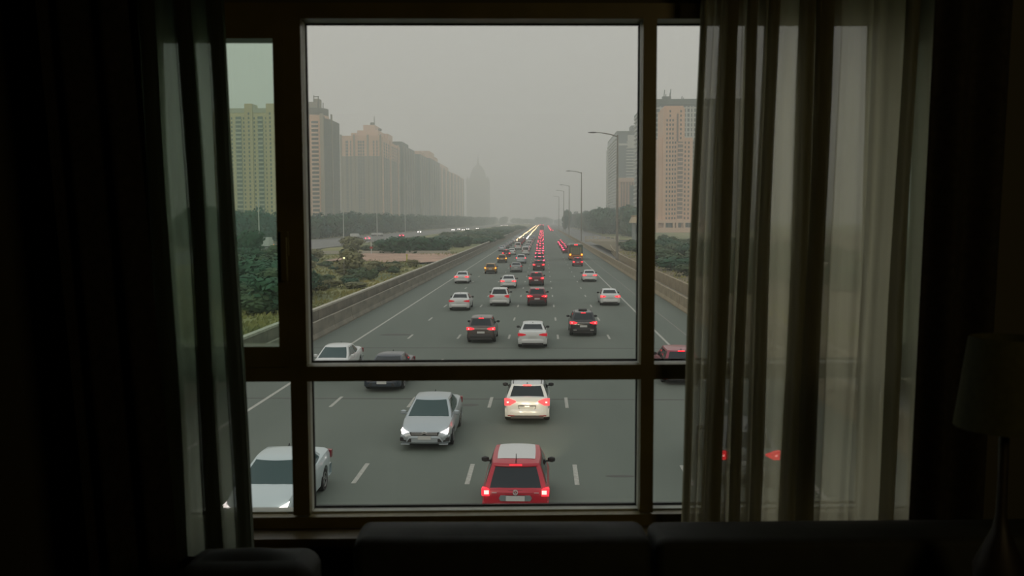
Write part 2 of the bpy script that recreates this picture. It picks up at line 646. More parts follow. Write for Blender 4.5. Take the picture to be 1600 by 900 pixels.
lx, lzt = RP(1575, 527, 2.1)
xa_, lzb = RP(1497, 668, 2.1)
lamp = thing('table_lamp', 'unlit table lamp with a tapered olive shade beside the right drape', 'lamp', (0, 0, EYE), RTH)
rb, rt = lx - xa_, (lx - RP(1520, 530, 2.1)[0])
b = MB(); b.lathe([(rt, lzt), (rb, lzb), (rb - .004, lzb), (rt - .004, lzt)], 40, 'z', (lx, 2.1, 0))
part('lamp_shade', b, mat('olive linen shade', (0.05, 0.052, 0.016), .9, noise=.12, nscale=60), lamp, 60)
b = MB(); b.lathe([(0, 0), (.09, 0), (.09, .015), (.03, .03), (.055, .10), (.06, .16), (.02, .25), (.012, .29), (.012, lzt - zf - .62), (0, lzt - zf - .62)], 24, 'z', (lx, 2.1, zf + .6))
part('lamp_base', b, M_leg, lamp, 50)
st = thing('side_table', 'small dark side table carrying the unlit table lamp', 'table', (0, 0, EYE), RTH)
b = MB(); b.box(lx - .25, lx + .25, 1.85, 2.35, zf + .57, zf + .6); part('table_top', b, M_leg, st)
for qx in (-.22, .22):
    for qy in (-.22, .22):
        b = MB(); b.box(lx + qx - .02, lx + qx + .02, 2.1 + qy - .02, 2.1 + qy + .02, zf, zf + .57); part('leg', b, M_leg, st)

# ------------------------------------------------------------------ ground and roads
def gx(px, y):  # metres across the road for a photo column at distance y
    return (px - 848) / FPX * y


M_asph = mat('asphalt', (0.096, 0.118, 0.097), 0.82, color2=(0.116, 0.138, 0.114), nscale=.35, bump=.1, bscale=25, stretch=(1, .12, 1))
M_asph2 = mat('asphalt side road', (0.17, 0.17, 0.16), 0.85, noise=.08, nscale=.3)
M_line = mat('worn white road paint', (0.36, 0.36, 0.32), 0.7, noise=.18, nscale=6)
M_conc = mat('weathered concrete', (0.215, 0.195, 0.150), 0.9, color2=(0.15, 0.14, 0.11), nscale=1.1, bump=.1, bscale=14, stretch=(1, .6, 1.4))
M_conct = mat('tan concrete', (0.31, 0.255, 0.165), 0.9, color2=(0.23, 0.19, 0.125), nscale=1.2, bump=.1, bscale=14)
M_soil = mat('dry brown soil', (0.19, 0.145, 0.085), 0.95, color2=(0.115, 0.105, 0.055), nscale=.25, bump=.3, bscale=2)
M_land = mat('rough grass land', (0.26, 0.24, 0.09), 0.95, color2=(0.11, 0.14, 0.06), nscale=.07, bump=.4, bscale=1.5)
M_track = mat('pink sand track', (0.42, 0.28, 0.205), 0.95, noise=.2, nscale=.3)

b = MB(); b.box(-15.4, 14.9, -6, 3200, -.5, 0); road = struct('road', b, M_asph)
tag(road, kind='structure')
# lane dashes (parts), solid edge lines
P0, PER, DL = 27.15, 10.95, 2.2
dash = MB(); dash.box(-.07, .07, -DL / 2, DL / 2, 0, .005)
dme = dash.mesh('lane_dash', M_line)
for lxm in (-8.95, -5.65, -2.25, 1.02, 4.43):
    for k in range(-1, 56):
        obj('lane_dash', dme, road, (lxm, P0 + k * PER, 0))
for lxm, w_ in ((-12.2, .16), (7.95, .16), (9.76, .10)):
    b = MB(); b.box(lxm - w_ / 2, lxm + w_ / 2, 5, 1500, 0, .005); part('edge_line', b, M_line if w_ > .12 else mat('faded line', (.19, .19, .165), .8), road)
M_tar = mat('tar joint', (0.075, 0.076, 0.068), .8)
for yy in (54.6, 38.8, 118.0):
    b = MB(); b.box(-15, 12, yy - .09, yy + .09, 0, .004); part('expansion_joint', b, M_tar, road)
# patches and old repairs
for x_, y_, w_, l_ in ((-5.1, 39.6, .5, .35), (-3.1, 37.5, .4, .3), (-10.1, 61, 1.2, .5), (2.4, 27.0, .5, .12)):
    b = MB(); b.prism([(x_ + w_ * math.cos(a * .7) * random.uniform(.8, 1.1), y_ + l_ * math.sin(a * .7) * random.uniform(.8, 1.1)) for a in range(9)], 'z', 0, .004)
    part('tar_patch', b, M_tar, road)

b = MB(); b.box(-2600, 2600, -60, 7000, -.9, -.51); struct('ground', b, M_land)
b = MB()


def terr(mb, x0, x1, y0, y1, nx, ny, zf_):
    rows = []
    for j in range(ny + 1):
        v = (j / ny) ** 1.6
        rows.append([(x0 + (x1 - x0) * i / nx, y0 + (y1 - y0) * v, zf_(x0 + (x1 - x0) * i / nx, y0 + (y1 - y0) * v)) for i in range(nx + 1)])
    mb.grid(rows)


def zl(x, y):
    return .75 + .25 * math.sin(x * .21 + y * .05) * math.sin(y * .09 + 1) * (1 if x < -18 else 0)


terr(b, -16.55, -57, -6, 1900, 24, 120, zl)
part_ = part('terrain', b, M_land, None, 60); tag(part_, kind='structure')
b = MB(); b.box(-57, -86, -6, 2500, .3, .95); o = struct('road', b, M_asph2)
for xx in (-57.6, -71.5, -85.4):
    bb = MB(); bb.box(xx - .12, xx + .12, -6, 2000, .95, .955); part('edge_line', bb, M_line, o)
b = MB(); b.box(-86, -900, -6, 2500, .2, .9); struct('terrain', b, M_land)
# pink sandy track crossing the waste land
b = MB()
rows = []
for i in range(25):
    x = -16.6 - 21 * i / 24
    yc_ = 166 + 6 * (i / 24)
    hw = 20 - 3 * i / 24
    rows.append([(x, yc_ - hw + 2.5 * math.sin(i), 1.02), (x, yc_ - hw / 3, 1.10), (x, yc_ + hw / 3, 1.10), (x, yc_ + hw, 1.02)])
b.grid(rows)
tag(part('dirt_track', b, M_track, None, 60), kind='structure')
b = MB()
for i in range(30):
    x = -20 - i * 1.0
    b.box(x - .51, x + .51, 188.8, 189.0, .9, 1.55)
o = part('low_wall', b, mat('pale kerb wall', (.42, .40, .34), .9), None); tag(o, 'low pale wall edging the pink track on the waste land', 'wall')


def zr(x, y):
    return 1.0 + .12 * math.sin(x * .4 + y * .11) + max(0, (x - 18)) * .03


b = MB(); terr(b, 15.6, 120, -6, 290, 24, 60, zr)
tag(part('terrain', b, M_soil, None, 60), kind='structure')
b = MB(); b.box(14.9, 400, -6, 3200, -.5, -.02); struct('road_shoulder', b, M_asph2)
b = MB(); terr(b, 30, 400, 350, 2500, 10, 20, lambda x, y: .3)
tag(part('terrain', b, M_land, None, 60), kind='structure')

# barriers made of cast blocks
prof = [(-.30, 0), (.30, 0), (.30, .10), (.16, .35), (.10, 1.05), (-.10, 1.05), (-.16, .35), (-.30, .10)]


def barrier(name, label, x, pts, mats_, L, y0, n, curve=None, cap=None):
    t_ = thing(name, label, 'barrier', (0, 0, 0))
    b_ = MB(); b_.prism(pts, 'y', .02, L - .02)
    me_ = b_.mesh('barrier_block', mats_); fixn(me_)
    cme = None
    if cap:
        c_ = MB(); c_.box(*cap, .0, L, cap_z[0], cap_z[1]); cme = c_.mesh('coping', M_line if False else mat('pale coping', (.42, .40, .33), .9, noise=.15, nscale=3))
    rnd = random.Random(3)
    for k in range(n):
        y = y0 + k * L
        xx = curve(y) if curve else x
        x2 = curve(y + L) if curve else x
        o_ = obj('barrier_block', me_, t_, (xx + rnd.uniform(-.012, .012), y, rnd.uniform(-.012, 0)), (0, 0, -math.atan((x2 - xx) / L)))
        if cme:
            obj('coping', cme, o_)
    return t_


profJ = [(a, z * 1.05) for a, z in prof]
barrier('concrete_barrier', 'grey concrete barrier along the left edge of the carriageway', -15.2, profJ, M_conc, 6.0, 4, 150)
cap_z = (1.42, 1.56)
barrier('retaining_wall', 'taller grey concrete wall with pale coping behind the left barrier', -16.35,
        [(-.14, -.1), (.14, -.1), (.12, 1.44), (-.12, 1.44)], M_conc, 6.0, 4, 150, cap=(-.18, .17))
profR = [(a, z * 1.12) for a, z in prof]
barrier('concrete_barrier', 'tan grey concrete barrier along the right edge of the carriageway', 12.3, profR, M_conct, 4.0, 4, 180)
barrier('retaining_wall', 'tan concrete wall on the right holding back the brown soil bank', 14.95,
        [(-.16, -.1), (.16, -.1), (.16, 1.26), (-.16, 1.26)], M_conct, 5.0, 44, 40,
        curve=lambda y: 14.95 + max(0, (y - 150) / 90) ** 2 * 3.2)
# right shoulder between barrier and wall
b = MB(); b.box(12.6, 14.8, 5, 300, 0, .05)
tag(part('gutter_strip', b, mat('dusty concrete strip', (.22, .20, .15), .95, noise=.2, nscale=1), None), kind='structure')

# ------------------------------------------------------------------ cars
def lerp(a, b_, t_): return a + (b_ - a) * t_


def interp(tab, x):
    if x <= tab[0][0]: return tab[0][1]
    for (a, va), (c, vc) in zip(tab, tab[1:]):
        if x <= c: return va + (vc - va) * (x - a) / (c - a)
    return tab[-1][1]


TYPES = {
    'sedan': dict(L=4.7, W=.91, H=1.46, wb=2.72, rw=.33,
                  top=[(-2.35, .78), (-2.33, .92), (-2.28, 1.02), (-2.15, 1.07), (-1.5, 1.08), (-.5, .99), (.8, .96), (1.3, .93), (1.9, .82), (2.2, .70), (2.32, .60), (2.35, .52)],
                  cab=(-1.72, -.85, .25, 1.22, .80, .585, .94)),
    'hatch': dict(L=3.98, W=.88, H=1.53, wb=2.56, rw=.32,
                  top=[(-1.99, .80), (-1.97, .90), (-1.92, .95), (-1.6, .97), (-.5, .98), (.6, .98), (1.0, .95), (1.6, .84), (1.86, .72), (1.96, .62), (1.99, .52)],
                  cab=(-1.92, -1.40, .50, 1.30, .80, .60, .90)),
    'suv': dict(L=4.5, W=.92, H=1.64, wb=2.65, rw=.36,
                top=[(-2.25, .92), (-2.23, 1.04), (-2.18, 1.11), (-1.8, 1.12), (-.5, 1.07), (.8, 1.05), (1.2, 1.02), (1.9, .93), (2.12, .82), (2.22, .7), (2.25, .58)],
                cab=(-2.12, -1.66, .10, 1.05, .82, .62, 1.05)),
    'estate': dict(L=4.45, W=.88, H=1.50, wb=2.6, rw=.32,
                   top=[(-2.22, .86), (-2.2, .98), (-2.15, 1.04), (-1.8, 1.05), (-.5, 1.0), (.8, .97), (1.2, .94), (1.85, .82), (2.08, .70), (2.19, .6), (2.22, .5)],
                   cab=(-2.10, -1.58, .20, 1.12, .80, .60, .98)),
    'van': dict(L=4.6, W=.86, H=1.9, wb=2.7, rw=.33,
                top=[(-2.3, 1.0), (-2.28, 1.08), (-2.2, 1.12), (-.5, 1.1), (1.2, 1.08), (1.6, 1.0), (2.0, .88), (2.25, .75), (2.3, .6)],
                cab=(-2.26, -2.08, .95, 1.75, .83, .72, 1.06)),
}


class Cab:
    def __init__(s, d):
        (s.yrb, s.yrt, s.yft, s.yfb, s.wb, s.wt, s.zb) = d['cab']
        s.zt = d['H'] - .05

    def lv(s, t_):
        tz = t_ ** 1.0
        w = lerp(s.wb, s.wt, t_ ** 1.25)
        return lerp(s.yrb, s.yrt, t_ ** .85), lerp(s.yfb, s.yft, t_ ** .9), w, lerp(s.zb - .03, s.zt, tz)

    def rear(s, u, t_, off=0):
        yr, yf, w, z = s.lv(t_)
        return (u * (w + off * .3), yr - .10 * (1 - u * u) - off, z)

    def front(s, u, t_, off=0):
        yr, yf, w, z = s.lv(t_)
        return (u * w, yf + .16 * (1 - u * u) + off, z)

    def side(s, sg, v, t_, off=0):
        yr, yf, w, z = s.lv(t_)
        return (sg * (w + .035 * (1 - (2 * v - 1) ** 2) + off), lerp(yr, yf, v), z)

    def roof(s, u, v, off=0):
        yr, yf, w, z = s.lv(1)
        vv = 2 * v - 1
        # edges coincide with the four sides
        yy = lerp(yr - .10 * (1 - u * u), yf + .16 * (1 - u * u), v)
        xx = u * (w + .035 * (1 - vv * vv))
        return (xx, yy, z + .055 * (1 - u ** 4) * (1 - vv ** 4) + off)


def hull(d, mb, step=.06, ringn=1):
    L, Wd = d['L'], d['W']
    hl = L / 2
    yws = (-d['wb'] / 2 - .02, d['wb'] / 2 + .02)
    r = d['rw'] + .055
    n = max(8, int(L / step))
    ys = [-hl + L * i / n for i in range(n + 1)]
    for e_ in (.015, .05):
        ys += [-hl + e_, hl - e_]
    ys.sort()
    rows = []
    for y in ys:
        a = abs(y) / hl
        front = y > 0
        w = Wd * (1 - (.16 if front else .09) * a ** (4 if front else 7)) * (1 - (.10 if a > .999 else .05 if a > .99 else 0))
        zt = interp(d['top'], y)
        zl_ = .24 + .14 * max(0, a - .88) / .12
        if a > .999: zl_ = .45
        az_ = 0
        for yw in yws:
            dy = abs(y - yw)
            if dy < r: az_ = max(az_, d['rw'] + math.sqrt(r * r - dy * dy) * 1.0)
        zo = max(zl_, min(az_, zt - .28))
        mid = max(zo + .02, lerp(zl_, zt, .62))
        mid2 = max(zo + .01, lerp(zl_, zt, .34))
        bulge = .02 if az_ > 0 else 0
        half = [(0, zt + .03), (.5 * w, zt + .02), (.8 * w, zt - .0), (.93 * w, zt - .05), (.985 * w + bulge * .4, max(mid + .02, zt - .17)), (w + bulge, mid), (w * .985 + bulge, mid2), (w * .955 + bulge, zo),
                (.68 * w, zo if az_ else zl_), (.68 * w, zl_), (0, zl_)]
        row = [(x, y, z) for x, z in half] + [(-x, y, z) for x, z in reversed(half[1:-1])]
        rows.append(row)
    bse = mb.grid(rows, True)
    m_ = len(rows[0])
    mb.face(tuple(bse + i for i in reversed(range(m_))))
    last = bse + (len(rows) - 1) * m_
    mb.face(tuple(last + i for i in range(m_)))


def cabshell(d, mb, n=10):
    c = Cab(d)
    T = [i / 6 for i in range(7)]
    U = [i / n * 2 - 1 for i in range(n + 1)]
    V = [i / n for i in range(n + 1)]
    mb.grid([[c.rear(u, t_) for u in U] for t_ in T])
    mb.grid([[c.front(u, t_) for u in U] for t_ in T])
    for sg in (1, -1):
        mb.grid([[c.side(sg, v, t_) for v in V] for t_ in T])
    mb.grid([[c.roof(u, v) for u in U] for v in V])


def patch(mb, fn, u0, u1, t0, t1, nu=8, nt=5, shrink=0.0):
    rows = []
    for j in range(nt + 1):
        t_ = t0 + (t1 - t0) * j / nt
        k = shrink * (1 - abs(2 * j / nt - 1)) * 0
        rows.append([fn(u0 + (u1 - u0) * i / nu, t_) for i in range(nu + 1)])
    mb.grid(rows)


def weld(me):
    import bmesh
    bm = bmesh.new(); bm.from_mesh(me)
    bmesh.ops.remove_doubles(bm, verts=bm.verts, dist=.0008)
    bmesh.ops.recalc_face_normals(bm, faces=bm.faces)
    bm.to_mesh(me); bm.free()


def paint(name, c, metal=.0, rough=.32, coat=.6):
    return mat('car paint ' + name, c, rough, metal, coat=coat)


PAINT = {
    'white': paint('white', (.55, .575, .565)), 'silver': paint('silver', (.36, .41, .43), .35, .35), 'grey': paint('grey', (.20, .22, .22), .3, .35),
    'black': paint('black', (.012, .014, .016)), 'brown': paint('brown', (.075, .06, .055), .3, .35), 'red': paint('red', (.40, .006, .022), coat=.25),
    'cool': paint('cool white', (.42, .50, .51)), 'crimson': paint('crimson', (.24, .010, .035)), 'darkred': paint('dark red', (.13, .008, .018)), 'orange': paint('orange', (.42, .20, .015)), 'taxi': paint('taxi', (.30, .16, .02)),
    'blue': paint('dark blue', (.02, .03, .045)),
}
M_glass = mat('dark tinted car glass', (.008, .014, .017), .08, coat=0, spec=.4)
M_glassg = mat('green tinted windscreen', (.012, .045, .044), .06, spec=.5)
M_tyre = mat('tyre rubber', (.015, .015, .015), .85)
M_rim = mat('alloy rim', (.35, .36, .36), .35, .8)
M_black = mat('black plastic trim', (.02, .02, .02), .6)
M_chrome = mat('chrome', (.75, .75, .74), .4, .6)
M_plate = mat('number plate', (.50, .52, .50), .5)
M_tailon = mat('lit red tail lamp', (.5, .01, .02), .3, emit=(1, .022, .035), estr=2.0)
M_tailhot = mat('bright brake lamp core', (.9, .3, .3), .3, emit=(1, .30, .26), estr=3.0)
M_taildim = mat('dim red tail lamp', (.35, .01, .02), .25, emit=(1, .02, .04), estr=.28)
M_tailoff = mat('unlit red tail lens', (.20, .012, .02), .2)
M_tailfar = mat('far lit tail lamp', (.5, .01, .02), .3, emit=(1, .045, .11), estr=6)
M_amber = mat('lit amber lamp', (.7, .3, .05), .3, emit=(1, .26, .02), estr=4)
M_headoff = mat('unlit headlamp glass', (.45, .47, .48), .15, spec=.8)
M_headon = mat('lit headlamp', (.9, .9, .9), .2, emit=(1, .88, .82), estr=7)
M_headfar = mat('far headlamp', (.9, .9, .8), .2, emit=(1, .66, .30), estr=7)
M_platelit = mat('lit number plate lamp', (.9, .8, .6), .3, emit=(1, .78, .45), estr=6)

cache = {}


def cme(key, fn, smooth=35, w=False):
    if key not in cache:
        b_ = MB()
        m_ = fn(b_)
        me_ = b_.mesh(key[1] if isinstance(key, tuple) else key, m_ if not b_.mats else None, smooth)
        if w: weld(me_); me_.shade_smooth(); me_.set_sharp_from_angle(angle=math.radians(smooth))
        else: fixn(me_)
        cache[key] = me_
    return cache[key]


def tl_shape(ty, style):
    """outline of a tail lamp (x measured 0..1 of half width, z)"""
    d = TYPES[ty]
    zb = interp(d['top'], -d['L'] / 2 + .1)
    if style == 'square': return [(.79, zb - .17), (.99, zb - .17), (1.0, zb + .0), (.97, zb + .03), (.80, zb - .02)]
    if style == 'slim': return [(.44, zb - .19), (.72, zb - .25), (1.0, zb - .25), (1.0, zb - .08), (.72, zb - .09), (.48, zb - .14)]
    if style == 'wing': return [(.50, zb - .17), (.78, zb - .30), (.99, zb - .30), (1.0, zb - .05), (.80, zb - .04), (.52, zb - .12)]
    return [(.60, zb - .26), (.99, zb - .28), (1.0, zb - .06), (.78, zb - .05), (.60, zb - .12)]


def make_car(label, ty, col, x, y, face='away', tail='on', head='off', brake=None, group=None, style='std', lens=None,
             name='car', glassm=None, rails=False, extra=None, platelit=False, trim='body', cat='car', plate_hid=False, skip=()):
    """y is the distance of the nearer end from the viewer"""
    d = TYPES[ty]
    L, Wd = d['L'], d['W']
    hl = L / 2
    # the distances were read with a level horizon; allow for the camera's tilt
    yp_ = 345 + FPX * EYE / y
    y = EYE / math.tan(math.atan(105 / FPX) + math.atan((yp_ - 450) / FPX))
    cy_ = y + hl
    rz = 0 if face == 'away' else math.pi
    t_ = thing(name, label, cat, (x, cy_, 0), rz, group)
    pm = PAINT[col]
    c = Cab(d)
    gm = glassm or M_glass

    def body(mb):
        hull(d, mb); cabshell(d, mb)
        return pm
    obj('body', cme((ty + col, 'body'), body, 32, True), t_)

    def rw_(mb):
        patch(mb, lambda u, t2: c.rear(u, t2, .008), -.84, .84, {'sedan': .08, 'hatch': .07}.get(ty, .14), .90)
        return gm

    def ws_(mb):
        patch(mb, lambda u, t2: c.front(u, t2, .008), -.90, .90, .06, .93)
        return gm
    obj('rear_window', cme((ty + gm.name + 'rw', 'rear_window'), rw_), t_)
    obj('windshield', cme((ty + gm.name, 'windshield'), ws_), t_)
    for sg in (1, -1):
        for k, (v0, v1) in enumerate(((.10, .46), (.50, .90)) if ty in ('sedan', 'hatch') else ((.05, .28), (.31, .58), (.61, .92))):
            obj('side_window', cme((ty + gm.name + 'sw%d%d' % (sg, k), 'side_window'),
                lambda mb: (patch(mb, lambda u, t2: c.side(sg, u, t2, .006), v0, v1, .14, .88), gm)[1]), t_)
    # tail lamps
    mt = {'on': M_tailon, 'dim': M_taildim, 'off': M_tailoff, 'amber': M_amber, 'hot': M_tailon}[tail]
    shp = tl_shape(ty, style)
    for sg in (1, -1):
        def tl(mb):
            mb.prism([(sg * px_ * Wd * (.985 if px_ > .9 else .96), pz) for px_, pz in shp], 'y', -hl + .15, -hl - .012)
            return mt
        lo = obj('tail_light', cme((ty + style + tail + str(sg), 'tail_light'), tl), t_)
        if tail in ('on', 'hot'):
            def core(mb):
                q = shp
                zb_ = interp(d['top'], -d['L'] / 2 + .1)
                xc_ = sg * Wd * .84
                zc_ = zb_ - (.075 if style == 'square' else .175)

                sz_ = .062 if tail == 'hot' else .036
                mb.box(xc_ - sz_, xc_ + sz_, -hl - .02, -hl + .02, zc_ - sz_ * .8, zc_ + sz_ * .8)
                return M_tailhot
            obj('lamp_core', cme((ty + style + tail + 'core' + str(sg), 'lamp_core'), core), lo, label='glowing lamp core')
    if brake or tail in ('on', 'hot') and brake is None and ty != 'sedan':
        def bl(mb):
            p = c.rear(0, .965, .03)
            mb.box(-.16, .16, p[1] - .02, p[1] + .03, p[2] - .022, p[2] + .022)
            return M_tailon
        obj('brake_light', cme((ty, 'brake_light'), bl), t_)
    # headlamps
    zf_ = interp(d['top'], hl - .18)
    mh = {'off': M_headoff, 'on': M_headon}[head]
    for sg in (1, -1):
        def hd(mb):
            xo = Wd * .86
            mb.prism([(sg * .50 * Wd, zf_ - .15), (sg * .62 * Wd, zf_ - .18), (sg * xo, zf_ - .13), (sg * (xo + .02), zf_ + .005), (sg * .72 * Wd, zf_ - .04), (sg * .50 * Wd, zf_ - .115)], 'y', hl - .42, hl - .05)
            # slope the top backwards
            return mh
        obj('headlight', cme((ty + head + str(sg), 'headlight'), hd), t_)
    # grille, bumpers, plates
    def gr(mb):
        mb.prism([(-.46, zf_ - .19), (.46, zf_ - .19), (.50, zf_ - .08), (-.50, zf_ - .08)], 'y', hl - .1, hl + .012)
        mb.prism([(-.60, .30), (.60, .30), (.52, .42), (-.52, .42)], 'y', hl - .1, hl + .02)
        return M_black
    obj('grille', cme((ty, 'grille'), gr), t_)
    bm_ = {'body': pm, 'black': M_black}[trim]
    def rbp(mb):
        rows = []
        for k in range(13):
            u = k / 6 - 1
            yb = -hl - .05 + .14 * u ** 4
            xx = u * Wd * .97
            rows.append([(xx, yb + .25, .60), (xx, yb + .03, .60), (xx, yb, .55), (xx, yb, .36), (xx, yb + .05, .28), (xx, yb + .3, .27)])
        mb.grid(rows)
        return bm_
    obj('rear_bumper', cme((ty + bm_.name, 'rear_bumper'), rbp), t_)
    def fbp(mb):
        rows = []
        for k in range(13):
            u = k / 6 - 1
            yb = hl + .04 - .22 * u ** 4
            xx = u * Wd * .92
            rows.append([(xx, yb - .25, .50), (xx, yb - .03, .50), (xx, yb, .46), (xx, yb, .30), (xx, yb - .05, .24), (xx, yb - .3, .23)])
        mb.grid(rows)
        return pm
    obj('front_bumper', cme((ty + col, 'front_bumper'), fbp), t_)
    def lowt(mb):
        mb.box(-Wd * .72, Wd * .72, -hl - .058, -hl + .1, .25, .36)
        return M_black
    if ty != 'hatch': obj('diffuser', cme((ty, 'diffuser'), lowt), t_)
    zp = interp(d['top'], -hl + .1) - .30
    if ty in ('suv', 'van', 'estate'): zp -= .10
    if ty == 'hatch': zp = .735
    def pl(mb):
        mb.box(-.24, .24, -hl - .078 if (zp < .62 or ty == 'hatch') else -hl - .022, -hl + .02, zp - .065, zp + .065)
        return M_plate
    obj('license_plate', cme((ty, 'license_plate'), pl), t_)
    def plf(mb):
        mb.box(-.22, .22, hl - .05, hl + .055, .39, .51)
        return M_plate
    if face == 'toward': obj('license_plate', cme((ty + 'f', 'license_plate'), plf), t_)
    for sg in (1, -1):
        def mi(mb):
            yr, yf, w, z = c.lv(.16)
            yc_ = yf - .28
            rows = []
            for k, (s1, zz) in enumerate(((.3, -.075), (.9, -.05), (1, 0), (.95, .05), (.3, .08))):
                rows.append([(sg * (w + .17 + .11 * s1 * math.cos(a * math.pi / 4)), yc_ + .055 * s1 * math.sin(a * math.pi / 4), z + zz) for a in range(8)])
            b0 = mb.grid(rows, True)
            mb.face(tuple(b0 + i for i in range(8))); mb.face(tuple(b0 + 32 + i for i in range(8)))
            mb.box(sg * (w - .02), sg * (w + .10), yc_ - .02, yc_ + .03, z - .06, z - .02)
            return M_black if face == 'away' else pm
        obj('side_mirror', cme((ty + face + col + 'm' + str(sg), 'side_mirror'), mi), t_)
        for yw in (-d['wb'] / 2, d['wb'] / 2):
            R = d['rw']
            def wh(mb):
                mb.lathe([(R * .62, -.10), (R * .93, -.11), (R, -.07), (R, .07), (R * .93, .11), (R * .62, .10), (R * .6, .04), (0.01, .04)], 24, 'x')
                mb.lathe([(0.01, -.09), (R * .62, -.10)], 24, 'x')
                return M_tyre
            wo = obj('wheel', cme(('w%.2f' % R, 'wheel'), wh), t_, (sg * (Wd - .12), yw, R), (0, 0, 0 if sg > 0 else math.pi))
            def rim(mb):
                for k in range(5):
                    a = 2 * math.pi * k / 5
                    ca, sa = math.cos(a), math.sin(a)
                    w1, w2 = .035, .05
                    r0, r1 = .03, R * .60
                    pts = [(r0 * ca - w1 * sa, r0 * sa + w1 * ca), (r0 * ca + w1 * sa, r0 * sa - w1 * ca), (r1 * ca + w2 * sa, r1 * sa - w2 * ca), (r1 * ca - w2 * sa, r1 * sa + w2 * ca)]
                    mb.prism(pts, 'x', .045, .095)
                mb.lathe([(R * .56, .10), (R * .64, .112), (R * .64, .09)], 24, 'x')
                return M_rim
            obj('rim', cme(('r%.2f' % R, 'rim'), rim), wo)
    if rails:
        for sg in (1, -1):
            def rl(mb):
                mb.tube([Vector(c.roof(sg * .90, v)) + Vector((0, 0, .012 + .03 * math.sin(math.pi * min(1, max(0, (v - .02) * 1.04))) ** .3)) for v in [.03 + .94 * i / 12 for i in range(13)]], .014, 6)
                return M_black
            obj('roof_rail', cme((ty + str(sg), 'roof_rail'), rl), t_)
    def ant(mb):
        p = c.roof(0, .05)
        mb.prism([(p[1] - .07, p[2]), (p[1] + .07, p[2]), (p[1] - .05, p[2] + .07)], 'x', -.012, .012)
        return M_black
    obj('antenna', cme((ty, 'antenna'), ant), t_)
    if platelit:
        def lt(mb):
            mb.box(-.09, .09, -hl - .045, -hl - .02, zp + .072, zp + .080)
            return M_platelit
        obj('plate_lamp', cme((ty, 'plate_lamp'), lt), t_)
    if extra: extra(t_, d, c, pm)
    return t_


def ring(mb, cx_, cz_, r, th, y0, y1, n=24):
    rows = []
    for k in range(n):
        a = 2 * math.pi * k / n
        ca, sa = math.cos(a), math.sin(a)
        rows.append([(cx_ + (r - th) * ca, y0, cz_ + (r - th) * sa), (cx_ + (r - th) * ca, y1, cz_ + (r - th) * sa), (cx_ + r * ca, y1, cz_ + r * sa), (cx_ + r * ca, y0, cz_ + r * sa)])
    rows.append(rows[0])
    mb.grid(rows, True)


def bar(mb, p, q, w, y0, y1):
    dx, dz = q[0] - p[0], q[1] - p[1]
    l_ = math.hypot(dx, dz)
    nx, nz = -dz / l_ * w / 2, dx / l_ * w / 2
    mb.prism([(p[0] + nx, p[1] + nz), (p[0] - nx, p[1] - nz), (q[0] - nx, q[1] - nz), (q[0] + nx, q[1] + nz)], 'y', y0, y1)


def ex_red(t_, d, c, pm):
    for sg in (1, -1):      # its headlamps shine on the estate ahead
        ld = bpy.data.lights.new('headlamp_beam', 'SPOT'); ld.energy = 650; ld.spot_size = math.radians(38); ld.spot_blend = .8
        ld.color = (1, .82, .55); ld.shadow_soft_size = .08
        lo_ = bpy.data.objects.new('headlamp_beam', ld); COL.objects.link(lo_); lo_.parent = t_
        lo_.location = (sg * .6, 2.1, .68); lo_.rotation_euler = (math.radians(87.5), 0, 0)
    b_ = MB(); patch(b_, lambda u, v: c.roof(u, v, .006), -.80, .80, .17, .97, 10, 10)
    part('roof_panel', b_, mat('white roof wrap', (.56, .57, .56), .45), t_, 60, label='flat white roof panel')
    b_ = MB(); p = c.roof(0, .14)
    b_.tube([(p[0], p[1], p[2]), (p[0], p[1] - .05, p[2] + .17)], [.012, .007], 6); part('antenna', b_, M_black, t_)
    hl = d['L'] / 2
    y0, y1 = -hl - .035, -hl + .01
    zc_ = .875
    b_ = MB(); ring(b_, 0, zc_, .065, .012, y0, y1)
    bar(b_, (-.032, zc_ + .045), (0, zc_ + .004), .012, y0, y1); bar(b_, (.032, zc_ + .045), (0, zc_ + .004), .012, y0, y1)
    bar(b_, (-.055, zc_ + .012), (-.026, zc_ - .05), .012, y0, y1); bar(b_, (-.026, zc_ - .05), (0, zc_ - .004), .012, y0, y1)
    bar(b_, (0, zc_ - .004), (.026, zc_ - .05), .012, y0, y1); bar(b_, (.026, zc_ - .05), (.055, zc_ + .012), .012, y0, y1)
    part('emblem', b_, M_chrome, t_, label='round chrome badge')
    b_ = MB()
    b_.prism([(-.38, .665), (.38, .665), (.42, .735), (.38, .80), (-.38, .80), (-.42, .735)], 'y', -hl - .062, -hl + .02)
    part('plate_recess', b_, mat('plate holder', (.16, .20, .20), .5), t_)
    b_ = MB()
    for sg in (1, -1):
        b_.box(sg * .48, sg * .60, y0 + .02, y1, .86, .868)
    part('trim_strip', b_, M_chrome, t_)
    b_ = MB(); patch(b_, lambda u, t2: c.rear(u, t2, .05 if t2 > .9 else .03), -.9, .9, .90, 1.03, 8, 3); part('spoiler', b_, pm, t_, 40)


def ex_est(t_, d, c, pm):
    hl = d['L'] / 2
    zc_ = .62
    b_ = MB(); bar(b_, (-.34, .73), (.34, .73), .03, -hl - .035, -hl + .02)
    bar(b_, (-.34, .74), (-.28, .52), .02, -hl - .02, -hl + .02); bar(b_, (.34, .74), (.28, .52), .02, -hl - .02, -hl + .02)
    part('plate_surround', b_, M_black, t_)
    for sg in (1, -1):
        b_ = MB(); b_.box(sg * .48, sg * .74, -hl - .062, -hl, .335, .365); part('reflector', b_, M_tailoff, t_)
    b_ = MB(); b_.box(-.3, .3, -hl - .052, -hl - .02, .37, .40)


